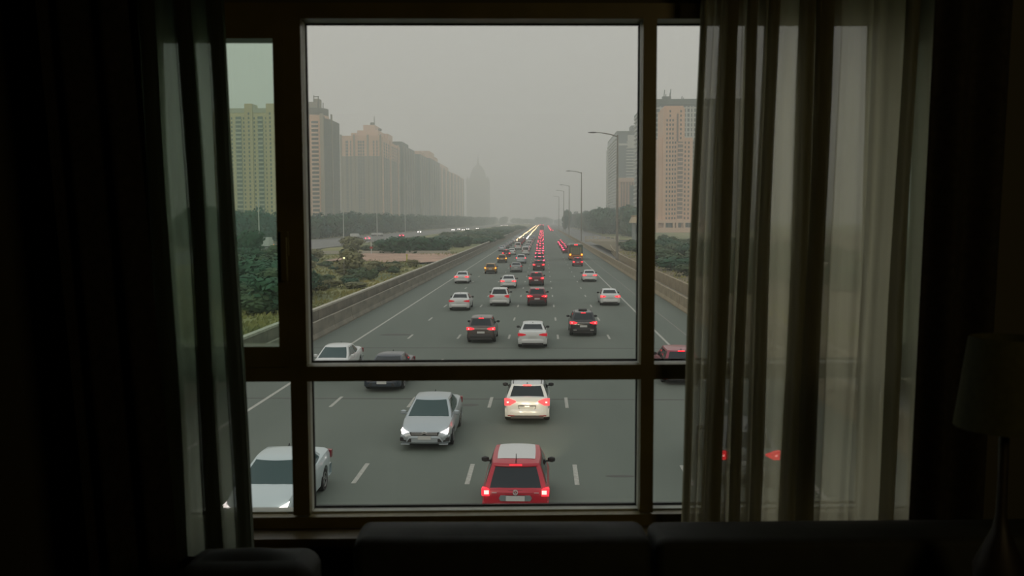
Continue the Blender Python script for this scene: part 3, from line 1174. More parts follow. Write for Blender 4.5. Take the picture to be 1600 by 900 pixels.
def ex_silver(t_, d, c, pm):
    hl = d['L'] / 2
    z0 = interp(d['top'], hl - .18) - .13
    b_ = MB()
    for dz in (0, .045):
        bar(b_, (-.44, z0 + dz - .01), (-.10, z0 + dz - .01), .012, hl, hl + .035); bar(b_, (.10, z0 + dz - .01), (.44, z0 + dz - .01), .012, hl, hl + .035)
        bar(b_, (-.10, z0 + dz - .012), (0, z0 + dz + .035), .018, hl, hl + .04); bar(b_, (.10, z0 + dz - .012), (0, z0 + dz + .035), .018, hl, hl + .04)
    part('emblem', b_, M_chrome, t_, label='chrome double chevron badge')
    for sg in (1, -1):
        b_ = MB(); b_.prism([(sg * .62, .30), (sg * .84, .34), (sg * .84, .46), (sg * .70, .44)], 'y', hl - .2, hl - .02); part('fog_lamp_recess', b_, M_black, t_)
        b_ = MB(); b_.box(sg * .5, sg * .80, hl - .16, hl + .06, .225, .25); part('chin_spoiler', b_, pm, t_)


def ex_strip(t_, d, c, pm):
    hl = d['L'] / 2
    zb = interp(d['top'], -hl + .1)
    b_ = MB(); bar(b_, (-.45, zb - .17), (.45, zb - .17), .03, -hl - .02, -hl + .02); part('chrome_strip', b_, M_chrome, t_)


def ex_sunroof(t_, d, c, pm):
    hl = d['L'] / 2
    b_ = MB(); patch(b_, lambda u, v: c.roof(u, v, .007), -.55, .55, .3, .8, 6, 6); part('sunroof', b_, M_glass, t_, 60)
    p = c.roof(0, .5)
    b_ = MB(); b_.box(-.28, .28, p[1] - .3, p[1] + .3, p[2] + .01, p[2] + .09); part('roof_box', b_, M_black, t_)
    for sg in (1, -1):
        b_ = MB(); b_.box(sg * .45, sg * .68, -hl - .062, -hl, .44, .475); part('reflector', b_, mat('pale reflector', (.6, .6, .58), .3), t_)
    ex_strip(t_, d, c, pm)


MK = make_car
# foreground
MK('bright red hatchback with a white roof panel, nearest to the window', 'hatch', 'red', -.70, 22.9, tail='hot', brake=True, style='square', extra=ex_red, head='on')
MK('white estate car with roof rails just ahead of the red hatchback', 'estate', 'white', -.60, 34.3, brake=True, style='wing', rails=True, extra=ex_est, platelit=True)
MK('silver sedan facing the window with bright headlamps on', 'sedan', 'silver', -4.02, 30.3, face='toward', head='on', tail='off', glassm=M_glassg, extra=ex_silver)
MK('white sedan facing the window at the lower left, cut by the window frame', 'sedan', 'cool', -7.22, 22.1, face='toward', head='on', tail='off', glassm=M_glassg)
MK('black sedan facing the window, half hidden by the transom, left of the silver sedan', 'sedan', 'blue', -7.35, 40.6, face='toward', tail='off')
MK('white sedan facing the window in the leftmost lane above the transom', 'sedan', 'white', -10.6, 43.6, face='toward', tail='off', glassm=M_glassg)
MK('red car with a lit brake lamp at the right, half hidden by the sheer curtain', 'suv', 'crimson', 6.62, 42.6, tail='off', brake=True)
MK('grey car seen as a red tail lamp behind the right sheer curtain', 'suv', 'grey', 6.05, 26.4, tail='on', style='wing', brake=False)
# second row
MK('dark brown crossover with a chrome strip between its lit tail lamps', 'suv', 'brown', -3.94, 56.9, style='slim', trim='black', extra=ex_strip, brake=True)
MK('white sedan with dim tail lamps between the brown and the black crossover', 'sedan', 'white', -.62, 54.6, tail='dim', style='slim')
MK('black crossover with a dark roof box in the lane right of centre', 'suv', 'black', 2.75, 60.3, style='slim', trim='black', rails=True, extra=ex_sunroof, brake=True)
MK('white sedan alone above the dark brown crossover on its left', 'sedan', 'white', -7.25, 77.4, tail='dim', style='slim')
MK('white tall saloon between the lone white sedan and the dark red cars', 'suv', 'white', -3.95, 81.5, tail='dim', style='wing', brake=False, trim='body')
MK('dark red crossover nearest in the middle queue', 'suv', 'darkred', -.5, 81.5, style='slim', trim='black', brake=True)
MK('white sedan on the right beside the solid edge line, nearer of two', 'sedan', 'white', 6.2, 82.1, tail='on', style='slim', brake=False)
MK('white sedan highest up in the second lane from the left barrier', 'sedan', 'white', -10.1, 111, tail='on', style='slim', brake=False)
MK('small white hatchback with lit tail lamps beside the second dark red car', 'sedan', 'white', -3.97, 103, tail='on', style='slim', brake=False)
MK('dark red crossover second in the middle queue', 'suv', 'darkred', -.75, 107, style='std', trim='black', brake=True)
MK('white sedan on the right beside the solid edge line, farther of two', 'sedan', 'white', 6.0, 114, tail='on', style='slim', brake=False)
MK('black and orange taxi with amber lamps, nearer of two', 'hatch', 'taxi', -7.7, 131.5, tail='amber', style='square', trim='black')
MK('black and orange taxi with amber lamps, farther of two', 'hatch', 'taxi', -7.55, 165.5, tail='amber', style='square', trim='black')
MK('silver pickup like car with a flat tail beside the nearer taxi', 'sedan', 'grey', -4.04, 135, tail='dim', style='square', brake=False)
MK('silver van with lit tail lamps beside the farther taxi', 'suv', 'silver', -3.96, 163, tail='on', style='square', brake=False)
MK('dark red car third in the middle queue', 'suv', 'darkred', -.62, 140, style='std', brake=True, trim='black')
MK('small red car close in front of the orange bus', 'hatch', 'darkred', 6.0, 152.5, style='std', brake=True)
MK('white delivery van ahead of the farther taxi in the same lane', 'van', 'white', -3.9, 204, tail='off', brake=False)
MK('white saloon car ahead of the farther taxi with one lit lamp', 'sedan', 'white', -7.1, 204, tail='off')
MK('white minibus with an orange roof sign among the distant cars', 'van', 'white', -6.75, 243, tail='dim', brake=False)
MK('dark small car with red lamps left of the white minibus', 'hatch', 'darkred', -7.9, 226 - 32, tail='on')

# far cars -----------------------------------------------------------------
def farcar(ty, col, lampm, bigl, name='car'):
    d = TYPES[ty]
    c = Cab(d)
    key = ('far' + ty + col, 'car_body')
    if key not in cache:
        b_ = MB(); b_.use(PAINT[col]); hull(d, b_, .45); cabshell(d, b_, 3)
        b_.use(M_glass)
        patch(b_, lambda u, t2: c.rear(u, t2, .012), -.86, .86, .12, .9, 2, 2)
        patch(b_, lambda u, t2: c.front(u, t2, .012), -.9, .9, .08, .92, 2, 2)
        for sg in (1, -1):
            patch(b_, lambda u, t2: c.side(sg, u, t2, .01), .06, .92, .14, .88, 2, 1)
        b_.use(M_black)
        b_.box(-d['W'] * .9, d['W'] * .9, -d['L'] / 2 - .03, -d['L'] / 2 + .1, .22, .42)
        for sg in (1, -1):
            for yw in (-d['wb'] / 2, d['wb'] / 2):
                b_.lathe([(.01, -.1), (d['rw'], -.1), (d['rw'], .1), (.01, .1)], 10, 'x', (sg * (d['W'] - .12), yw, d['rw']))
        me_ = b_.mesh('body', None, 40); fixn(me_)
        cache[key] = me_
    return cache[key]


def far(label, ty, col, x, y, lamp, group, face='away', s=1.0, cat='car'):
    d = TYPES[ty]
    t_ = thing('car', label, cat, (x, y + d['L'] / 2, 0), 0 if face == 'away' else math.pi, group)
    obj('body', farcar(ty, col, lamp, s), t_)
    hl = d['L'] / 2
    end = -1 if lamp in ('tail', 'dim', 'off', 'amber') else 1
    lm = {'tail': M_tailfar, 'dim': M_taildim, 'off': M_tailoff, 'amber': M_amber, 'head': M_headfar, 'headw': M_headon}[lamp]
    zz = interp(d['top'], end * (hl - .15)) - .12
    for sg in (1, -1):
        key = ('%s%s%.1f%d' % (ty, lamp, s, sg), 'lamp')
        if key not in cache:
            b_ = MB()
            y0 = end * (hl + .03)
            b_.prism([(sg * .50, zz - .09 * s), (sg * (d['W'] * .97), zz - .10 * s), (sg * (d['W'] * .97), zz + .09 * s), (sg * .50, zz + .05 * s)], 'y', y0, y0 - end * .3)
            me_ = b_.mesh('lamp', lm); fixn(me_)
            cache[key] = me_
        obj('tail_light' if end < 0 else 'headlight', cache[key], t_)
    if lamp == 'tail' and sg:
        key = (ty + 'brk', 'b')
        if key not in cache:
            p = c_ = Cab(d).rear(0, .96, .03)
            b_ = MB(); b_.box(-.2, .2, p[1] - .03, p[1] + .03, p[2] - .03, p[2] + .03)
            cache[key] = b_.mesh('brake_light', lm)
        obj('brake_light', cache[key], t_)
    return t_


rg = random.Random(11)
y = 158.0
k = 0
while y < 640:  # far queue bodies: red glow of the tail lamps put into the paint
    k += 1
    far(('glow-tinted car %s in the middle queue' % ('fourth', 'fifth', 'sixth', 'seventh', 'eighth')[k - 1]) if k < 6 else 'glow-tinted car with glowing tail lamps queueing up the middle lane', rg.choice(('suv', 'hatch', 'sedan')), rg.choice(('darkred', 'darkred', 'black')),
        -.62 + rg.uniform(-.15, .15), y, 'tail', 'red lit cars queueing in the middle lane', s=1.0 + min(2.0, max(0, (y - 200) / 200)))
    y += 14.5 + y * .010
y = 740
while y < 1500:
    far('barely visible car with red lamps far up the middle lane beyond the lorry', 'suv', 'darkred', -.6, y, 'tail', 'tiny red lit cars beyond the lorry', s=2.4)
    y += 45
y = 226
while y < 400:
    k2 = int((y - 226) / 20)
    far(('pale car %s in the lane left of the red queue, ahead of the delivery van' % ('first', 'second', 'third')[k2]) if k2 < 3 else 'pale silver car standing in the lane left of the red queue', rg.choice(('sedan', 'suv', 'van')), rg.choice(('white', 'silver', 'grey')), -3.95 + rg.uniform(-.15, .15), y, 'off',
        'pale cars without lamps left of the red queue')
    y += 20
y = 262
while y < 340:
    far('small dark car with red dots near the first headlamps of the far queue', 'hatch', rg.choice(('darkred', 'white')), -7.2, y, 'dim', 'small cars just before the row of headlamps')
    y += 22
y = 228
while y < 330:
    far('pale car in the lane nearest the left barrier below the headlamps', 'sedan', rg.choice(('white', 'silver', 'grey')), -10.4, y, 'off', 'pale cars in the far left lane')
    y += 24
for lxm, y0, nm in ((-10.6, 338, 'left'), (-7.3, 372, 'right')):
    y = y0
    while y < 1500:
        far('far car facing the window with bright headlamps in the %s row of lights' % ('outer left' if nm == 'left' else 'inner right'), 'sedan', rg.choice(('black', 'white', 'grey')), lxm + rg.uniform(-.2, .2), y,
            'head' if nm == 'left' or y > 440 else 'headw', 'headlamps in the %s row of far cars' % ('outer left' if nm == 'left' else 'inner right'), 'toward', s=1.9 + min(2.0, y / 500))
        y += rg.uniform(16, 34) + max(0, y - 700) * .05
for y in (212, 226, 241, 256, 272, 290):
    far('nearest dark red car of the short row left of the orange bus' if y == 212 else 'second dark red car of the short row left of the orange bus' if y == 226 else 'dark red car with lit lamps in the short row ahead of the orange bus', 'suv', 'darkred', 5.75 + rg.uniform(-.1, .1), y, 'tail', 'short row of red lit cars ahead of the orange bus', s=1.2)
y = 640
while y < 1250:
    far('tiny car with red lamps far off in the right lane', 'suv', 'darkred', 6.6 + (y - 640) * .002, y, 'tail', 'tiny red lit cars far up the right lane', s=2.2)
    y += 32
# cars on the parallel road to the left
for px_, yy, col, lamp, lab in ((573, 312, 'white', 'tail', 'white car with a red tail lamp on the side road behind the sign post'),
                                (627, 372, 'darkred', 'tail', 'red car with two tail lamps on the side road behind the dark bush'),
                                (428, 226, 'darkred', 'amber', 'car with a small orange lamp on the side road seen through the green pane')):
    f_ = far(lab, 'sedan', col, gx(px_, yy), yy, lamp, None, s=1.6)
    f_.location.z = .95
for px_, yy in ((708, 640), (717, 690), (724, 640), (731, 700), (746, 760), (784, 1180), (789, 1250), (793, 1250), (655, 520), (821, 1800), (826, 1900), (832, 2000)):
    f_ = far('tiny car with white headlamps on the side road beyond the scrub', 'sedan', 'white', gx(px_, yy), yy, 'headw', 'tiny headlamps on the side road', 'toward', s=2.6)
    f_.location.z = .95

# orange bus -----------------------------------------------------------------
bus = thing('bus', 'square orange and green bus with amber lamps in the right lane', 'bus', (6.55, 176, 0))
M_busg = mat('bus dark green paint', (.05, .075, .05), .4, coat=.4)
M_buso = mat('bus orange paint', (.36, .13, .02), .4, coat=.4)
b = MB(); b.use(M_busg); b.box(-1.32, 1.32, 0, 10, 1.15, 2.95)
b.box(-1.33, -1.12, -.06, .1, 1.15, 2.95); b.box(1.12, 1.33, -.06, .1, 1.15, 2.95)
b.prism([(-1.32, 2.95), (1.32, 2.95), (1.1, 3.12), (-1.1, 3.12)], 'y', .05, 9.9)
b.use(M_buso); b.box(-1.33, 1.33, -.02, 10, .4, 1.15); b.box(-1.34, -1.22, -.05, .2, 1.15, 1.8); b.box(1.22, 1.34, -.05, .2, 1.15, 1.8)
part('body', b, None, bus)
b = MB(); b.box(-1.05, 1.05, -.04, .02, 1.25, 2.6); part('rear_window', b, mat('bus window lit by colour', (.22, .20, .12), .2), bus)  # no emission; the window's yellowish light is put into the base colour
for q in (-.62, -.2, .2, .62):
    b = MB(); b.box(q - .06, q + .06, -.07, -.04, 1.25, 2.6); part('window_bar', b, M_busg, bus)
for sg in (1, -1):
    b = MB(); b.box(sg * .98, sg * 1.28, -.09, -.02, 1.0, 1.3); part('tail_light', b, M_amber, bus)
    for yw in (1.8, 8):
        b = MB(); b.lathe([(.01, -.15), (.48, -.15), (.48, .15), (.01, .15)], 16, 'x', (sg * 1.15, yw, .48)); part('wheel', b, M_tyre, bus)
    b = MB(); b.box(sg * 1.32, sg * 1.6, 9.6, 9.75, 2.2, 2.7); part('side_mirror', b, M_black, bus)
b = MB(); b.box(-.35, .35, -.05, .1, 2.98, 3.16); part('roof_lamp', b, M_tailon, bus)
b = MB(); b.box(-.6, .6, -.06, 0, .62, .82); part('bumper', b, M_black, bus)

lor = thing('lorry', 'tall grey lorry at the top of the middle queue', 'lorry', (-.6, 700, 0))
b = MB(); b.box(-1.6, 1.6, 0, 9, 1.0, 4.6); part('cargo_box', b, mat('grey tarpaulin', (.10, .10, .09), .8), lor)
b = MB(); b.box(-1.3, 1.3, 9.1, 11, .6, 3.0); part('cab', b, PAINT['grey'], lor)
b = MB(); b.box(-1.4, 1.4, .2, 10.8, .6, 1.0); part('chassis', b, M_black, lor)
for sg in (1, -1):
    for yw in (1.6, 9.9):
        b = MB(); b.lathe([(.01, -.15), (.5, -.15), (.5, .15), (.01, .15)], 12, 'x', (sg * 1.2, yw, .5)); part('wheel', b, M_tyre, lor)
    b = MB(); b.box(sg * 1.0, sg * 1.5, -.1, 0, 4.3, 4.6); part('marker_lamp', b, M_tailfar, lor)


def boxtruck(label, x, y, w, h, l_, m_, z0=.95, name='truck'):
    t_ = thing(name, label, 'truck', (x, y, z0))
    b_ = MB(); b_.box(-w / 2, w / 2, 0, l_ * .72, .7, h); part('cargo_box', b_, m_, t_)
    b_ = MB(); b_.prism([(l_ * .74, .5), (l_, .5), (l_, 1.3), (l_ * .93, h * .78), (l_ * .74, h * .78)], 'x', -w / 2, w / 2); part('cab', b_, m_, t_)
    b_ = MB(); b_.box(-w / 2 + .1, w / 2 - .1, .1, l_ - .1, .4, .7); part('chassis', b_, M_black, t_)
    for sg in (1, -1):
        for yw in (l_ * .2, l_ * .85):
            b_ = MB(); b_.lathe([(.01, -.12), (.42, -.12), (.42, .12), (.01, .12)], 12, 'x', (sg * (w / 2 - .15), yw, .42)); part('wheel', b_, M_tyre, t_)


M_tw = mat('white truck paint', (.55, .57, .55), .5)
boxtruck('white box truck behind the dark trees in the green tinted pane', gx(409, 222), 222, 2.4, 2.9, 4, M_tw)
boxtruck('small white van on the side road left of the sign post', gx(551, 352), 352, 2.6, 2.0, 6, M_tw)
boxtruck('long low white truck on the side road right of the sign post', gx(587, 400), 400, 4.4, 1.6, 6, M_tw)

# ------------------------------------------------------------------ poles, lamps, signs
M_pole = mat('galvanised pole', (.24, .23, .20), .5, .3, noise=.1, nscale=2)


def streetlamp(x, y, h, label, group=None, arm=4.7, lean=.0):
    t_ = thing('street_lamp', label, 'street lamp', (x, y, 0), 0, group)
    b_ = MB(); b_.tube([(0, 0, .3), (0, 0, h * .5), (0, 0, h)], [.26, .2, .13], 10); part('pole', b_, M_pole, t_, 40)
    b_ = MB(); b_.tube([(0, 0, h - .3), (-arm * .3, 0, h + .15), (-arm * .65, 0, h + .42), (-arm + .8, 0, h + .5)], [.12, .10, .08, .07], 8); part('arm', b_, M_pole, t_, 40)
    b_ = MB(); b_.lathe([(.01, -1.1), (.12, -1.0), (.24, -.5), (.27, 0), (.2, .4), (.08, .55), (.01, .56)], 10, 'x', (-arm + .4, 0, h + .48))
    b_.v = [(p[0], p[1], (p[2] - h - .48) * .55 + h + .48) for p in b_.v]
    part('lamp_head', b_, mat('lamp head', (.16, .16, .15), .5), t_, 40)
    b_ = MB(); b_.box(-.4, .4, -.4, .4, 0, .4); part('base', b_, M_conct, t_)
    return t_


streetlamp(13.55, 164, 23.2, 'tall street lamp nearest on the right verge, arm over the road')
streetlamp(13.55, 315, 24.6, 'second tall street lamp up the right verge')
streetlamp(13.6, 462, 25.6, 'third tall street lamp up the right verge', arm=4.2)
streetlamp(13.7, 585, 27, 'fourth tall street lamp, thin in the haze', arm=4.2)
streetlamp(13.7, 760, 28, 'fifth tall street lamp, almost lost in the haze', arm=4.2)
for px_, yy, h, lab in ((401.5, 232, 13.0, 'thin white pole above the truck in the green pane'), (535.5, 350, 12.0, 'thin pale pole before the dark trees left of the white van'),
                        (588.6, 400, 10.5, 'thin pale pole above the low white truck'), (633, 520, 14, 'thin pale pole in front of the far tree row')):
    b = MB(); b.tube([(0, 0, 0), (0, 0, h)], [.2, .12], 8)
    o = part('lamp_pole', b, mat('white painted pole', (.5, .52, .48), .5), None, 40); o.location = (gx(px_, yy), yy, .9)
    tag(o, lab, 'pole')
sg_ = thing('sign_post', 'red and white road sign post on the waste land beside the bush', 'sign', (gx(579, 186), 186, .95))
b = MB(); b.tube([(0, 0, 0), (0, 0, 3.0)], .09, 6); part('post', b, M_tw, sg_)
b = MB(); b.box(-.32, .32, -.08, -.02, 1.15, 1.55); part('sign_board', b, mat('red sign board', (.35, .06, .05), .6), sg_)
b = MB(); b.tube([(-.5, 0, 2.2), (0, 0, 2.95), (.45, 0, 2.0)], .05, 6); part('bracket', b, mat('dark bracket', (.06, .06, .06), .6), sg_)
b = MB(); b.tube([(0, 0, 0), (0, 0, 1.25)], [.12, .09], 8); b.lathe([(.01, 0), (.16, .02), (.16, .2), (.01, .25)], 8, 'z', (0, 0, 1.15))
o = part('marker_post', b, mat('yellow marker post', (.45, .42, .05), .6), None, 40); o.location = (gx(635, 148), 148, .95); tag(o, 'small yellow marker post behind the left concrete wall', 'post')
o = thing('marker_lamp', 'tmp', 'lamp')
b = MB(); b.tube([(0, 0, 0), (0, 0, 1.9)], [.05, .05], 6); part('post', b, M_pole, o)
b = MB(); b.lathe([(.01, 0), (.13, .04), (.13, .2), (.01, .24)], 8, 'z', (0, 0, 1.9)); part('lamp', b, mat('pale yellow lamp', (.6, .6, .3), .5, emit=(1, .95, .5), estr=1.2), o)
o.location = (gx(535.5, 116), 116, 1.0); tag(o, 'pale yellow marker lamp among the scrub shrubs', 'lamp')

# fence across the side street on the right
fe = thing('fence', 'long pale railing across the side street right of the road', 'fence', (0, 0, 0))
M_fen = mat('pale concrete railing', (.42, .38, .30), .9)
b = MB(); b.box(15.5, 28, 330, 330.4, 0, 1.1); part('plinth', b, M_fen, fe)
b = MB(); b.box(15.5, 28, 330.05, 330.35, 1.75, 1.98); part('rail', b, M_fen, fe)
for i in range(9):
    b = MB(); b.box(15.5 + i * 1.53, 15.85 + i * 1.53, 330, 330.4, 1.1, 2.05); part('post', b, M_fen, fe)

# gatehouse
gh = thing('gatehouse', 'cream gatehouse with an overhanging roof among the shrubs at right', 'building', (32.6, 300, 0))
b = MB(); b.box(-2.6, 3.4, -3, 3, 0, 7.0); part('wall', b, mat('pale blue grey wall', (.24, .27, .25), .8), gh)
b = MB()
b.grid([[(-3.6, -4, 7.0), (4.4, -4, 7.0), (4.4, 4, 7.0), (-3.6, 4, 7.0)], [(-3.4, -3.8, 7.5), (4.2, -3.8, 7.5), (4.2, 3.8, 7.5), (-3.4, 3.8, 7.5)],
        [(-2.8, -3.2, 9.0), (3.6, -3.2, 9.0), (3.6, 3.2, 9.0), (-2.8, 3.2, 9.0)], [(-3.0, -3.4, 9.4), (3.8, -3.4, 9.4), (3.8, 3.4, 9.4), (-3.0, 3.4, 9.4)]], True)
b.box(-2.8, 3.6, -3.2, 3.2, 9.3, 9.5)
part('roof', b, mat('cream roof band', (.46, .38, .25), .8), gh)
for q in (-2.0, -.2, 1.6):
    b = MB(); b.box(q, q + .9, -3.06, -2.98, 3.5, 6.4); part('window', b, mat('dull far glass', (.07, .10, .10), .3), gh)

# ------------------------------------------------------------------ towers
M_fg = mat('far window glass', (.045, .06, .06), .25)
M_fgb = mat('blue grey curtain glass', (.10, .135, .14), .25, noise=.12, nscale=.2)
M_peach = mat('peach tile facade', (.66, .43, .29), .8, noise=.05, nscale=.1)
M_peachl = mat('pale peach trim', (.68, .48, .35), .8)
M_yel = mat('yellow cream facade', (.58, .47, .24), .8, noise=.05, nscale=.1)
M_yell = mat('pale cream balcony', (.42, .40, .30), .8)
M_greyb = mat('grey beige facade', (.265, .245, .19), .8, noise=.05, nscale=.1)
M_greyd = mat('grey louvred facade', (.135, .135, .115), .8, noise=.05, nscale=.1)
M_tealg = mat('grey green facade', (.095, .12, .11), .8, noise=.08, nscale=.1)
M_wband = mat('white spandrel band', (.50, .51, .46), .7)


def tower(name, label, x0, x1, y0, y1, h, wallm, sidem=None, floor=3.0):
    t_ = thing(name, label, 'building', (0, 0, 0))
    b_ = MB(); b_.box(x0, x1, y0, y1, 0, h); part('wall', b_, wallm, t_)
    return t_


def bays(t_, y, h, cols, floor=3.0, z0=6.0, glass=None):
    """rows of windows on the face that looks to -Y; cols: (xa, xb, style)"""
    wb_, bb_ = MB(), MB()
    n = int((h - z0 - 1.5) / floor)
    for k in range(n):
        z = z0 + k * floor
        for xa, xb, stl in cols:
            if stl == 'w':
                wb_.box(xa, xb, y - .12, y + .1, z + .9, z + 2.3)
            elif stl == 's':
                wb_.box(xa, xb, y - .10, y + .1, z + .3, z + 2.7)
            elif stl == 'b':
                wb_.box(xa + .2, xb - .2, y - .10, y + .1, z + .9, z + 2.7)
                bb_.box(xa, xb, y - 1.3, y, z - .15, z + .95)
    if wb_.v:
        o_ = part('windows', wb_, glass or M_fg, t_); o_['kind'] = 'stuff'
    return bb_


def sidebays(t_, x, h, cols, sgn, floor=3.0, z0=6.0, glass=None, name='side_windows', proud=.12, hh=(.9, 2.3)):
    wb_ = MB()
    n = int((h - z0 - 1.5) / floor)
    for k in range(n):
        z = z0 + k * floor
        for ya, yb in cols:
            wb_.box(x, x + sgn * proud, ya, yb, z + hh[0], z + hh[1])
    o_ = part(name, wb_, glass or M_fg, t_); o_['kind'] = 'stuff'
    return o_


# yellow tower seen through the green casement
t = tower('apartment_tower', 'cream yellow apartment tower seen through the green tinted pane', -206, -163, 560, 585, 77, M_yel)
c0 = lambda px_: gx(px_, 560)
cols = []
for a_, c_ in ((334, 352), (366, 379), (401, 413)):
    cols.append((c0(a_) + .8, c0(c_) - .3, 'b'))
for p_ in (362.5, 381.5, 390.5, 398, 416.5, 423): cols.append((c0(p_) - .45, c0(p_) + .45, 'w'))
bb = bays(t, 560, 77, cols, 2.62, 5)
o = part('balconies', bb, M_yell, t); o['kind'] = 'stuff'
b = MB()
for a_, c_ in ((384, 396), (418, 434)): b.box(c0(a_), c0(c_), 558.6, 570, 0, 81)
o = part('stair_tower', b, mat('sand yellow facade', (.52, .40, .20), .8), t)
b = MB()
for p_ in (390.5, 424):
    for k in range(27): b.box(c0(p_) - .5, c0(p_) + .5, 558.45, 558.7, 5.9 + k * 2.62, 7.4 + k * 2.62)
o = part('stair_windows', b, M_fg, t); o['kind'] = 'stuff'
b = MB(); b.box(-205, -164, 559.7, 560, 75.5, 78.3); b.box(c0(396), c0(400), 560, 564, 77, 80.5); part('parapet', b, M_yell, t)

# L1: peach balconies to the front, grey louvred flank towards the road
X1 = -159.0
t = tower('apartment_tower', 'peach and grey tower with a round roof crown beside the left mullion', -186, X1, 650, 704, 84, M_greyd)
f1 = lambda px_: gx(px_, 650)
b = MB(); b.box(-186.3, f1(484.5), 649.6, 660, 0, 86); b.box(f1(501.5), X1 + .3, 649.2, 652, 0, 85.5); part('corner_pier', b, mat('pale grey beige pier', (.33, .29, .22), .8), t)
b = MB(); b.box(f1(484.5), f1(501.5), 649.9, 651, 0, 84); part('balcony_wall', b, M_peach, t)
bb = bays(t, 649.9, 83, [(f1(487.5), f1(499), 'b')], 3.02, 5)
o = part('balconies', bb, M_peachl, t); o['kind'] = 'stuff'
sidebays(t, X1, 83, [(652 + i * 5.2, 654.6 + i * 5.2) for i in range(10)], 1, 3.02, 5, M_tealg, hh=(.4, 2.3))
b = MB(); b.box(X1 - .3, X1 + .7, 676, 678, 0, 88); part('downpipe_rib', b, M_greyb, t)
b = MB()
b.lathe([(12.2, 0), (12.2, 5.0), (11.6, 5.2), (.01, 5.2)], 28, 'z', (-170, 662.6, 85)); part('roof_crown', b, M_greyd, t, 40)
b = MB(); b.lathe([(12.5, -1.2), (12.5, .9), (.01, .9)], 28, 'z', (-170, 662.6, 84)); part('cornice', b, M_peachl, t, 40)
b = MB(); b.box(f1(474), f1(491), 662, 674, 84, 95.5); b.box(f1(484), f1(493), 664, 672, 84, 98); part('lift_house', b, M_greyb, t)
b = MB()
for px_, h_ in ((485, 100.5), (492, 100), (499.5, 95)): b.tube([(f1(px_), 664, 85), (f1(px_), 664, h_)], .35, 5)
b.box(f1(484), f1(493), 663.7, 664.3, 99.2, 99.8)
part('antenna', b, M_greyd, t)

# L2: broad stepped tower, peach above, grey beige below
t = tower('apartment_tower', 'broad stepped tower, peach above and grey beige below, second from the mullion', gx(534, 887), X1, 887, 1003, 72, M_greyb)
f2 = lambda px_: gx(px_, 887)
b = MB(); b.box(gx(534, 887), X1, 887, 940, 72, 92); b.box(X1 - 12, X1, 940, 1003, 72, 90); part('upper_wall', b, M_peach, t)
b = MB(); b.box(f2(557), f2(590), 895, 930, 92, 98); b.box(f2(566), f2(584), 897, 925, 98, 103.5); b.box(f2(549), f2(557), 890, 910, 92, 95); b.box(f2(584), X1 - 1, 930, 960, 90, 98)
part('roof_block', b, M_peachl, t)
cols = [(f2(543) - 1.2, f2(543) + 1.2, 's'), (f2(549) - .6, f2(549) + .6, 's'), (f2(561.5) - .9, f2(561.5) + .9, 's'), (f2(565) - .8, f2(565) + .8, 's'), (f2(569) - .9, f2(569) + .9, 's'), (f2(584), f2(584) + 1.4, 's'), (f2(590) - .5, f2(590) + .8, 's')]
bb = bays(t, 887, 91, cols, 3.05, 5, mat('hazy grey blue window', (.10, .125, .13), .4))
b = MB()
for p_ in (534, 554.5, 576, 596): b.box(f2(p_) - .8, f2(p_) + .8, 885.6, 887, 0, 93)
part('pier', b, M_greyb, t)
sidebays(t, X1, 90, [(900 + i * 13, 907 + i * 13) for i in range(8)], 1, 3.05, 5, M_greyd, hh=(.2, 2.4))
b = MB()
for yy in (889, 935, 985): b.box(X1, X1 + 1.2, yy, yy + 3, 0, 91)
part('rib', b, M_peachl, t)
b = MB(); b.tube([(f2(583), 900, 98), (f2(583), 900, 112)], .35, 5); b.lathe([(.01, 0), (2, .2), (2, 3.5), (.01, 4)], 10, 'z', (f2(578), 905, 103)); b.lathe([(.01, 0), (1.8, .2), (1.8, 2.5), (.01, 3)], 10, 'z', (f2(590), 905, 98)); part('roof_tank', b, M_greyd, t)
# L3 - L5
def slab(label, xa, xb, ya, yb, h, m_, crown, ribs, rm):
    t_ = tower('apartment_tower', label, xa, xb, ya, yb, h, m_)
    b_ = MB()
    for fr, to, hh in crown: b_.box(xb - 16, xb - .5, lerp(ya, yb, fr), lerp(ya, yb, to), h, h + hh)
    part('roof_block', b_, rm, t_)
    b_ = MB()
    for i in range(ribs):
        yy = lerp(ya, yb, (i + .2) / ribs); b_.box(xb, xb + 1.2, yy, yy + (yb - ya) / ribs * .28, 0, h)
    part('rib', b_, M_greyb if m_ is M_tealg else M_peachl, t_)
    sidebays(t_, xb, h, [(lerp(ya, yb, (i + .55) / ribs), lerp(ya, yb, (i + .95) / ribs)) for i in range(ribs)], 1, 3.1, 5, M_greyd, hh=(.4, 2.4))
    bays(t_, ya, h, [(xb - 14 + q * 4.2, xb - 12.5 + q * 4.2, 's') for q in range(3)], 3.1, 5, M_greyd)


slab('grey green tower third from the mullion in the left row', -178, -157.5, 1011, 1110, 92, M_tealg, [(0, .5, 5), (.6, 1, 2)], 5, M_tealg)
slab('long grey green tower with peach roof blocks fourth in the left row', -186, -158.5, 1160, 1250, 94, M_tealg, [(.0, .6, 4)], 4, M_peach)
slab('long dull tower with a stepped roof fifth in the left row', -180, -158.5, 1262, 1390, 96, M_tealg, [(.0, .45, 10), (.5, .8, 6)], 5, M_peach)
slab('pale hazy tower last in the left row before the palace', -188, -160, 1405, 1830, 92, M_greyb, [(.0, .3, 6), (.5, .8, 2)], 7, M_peachl)
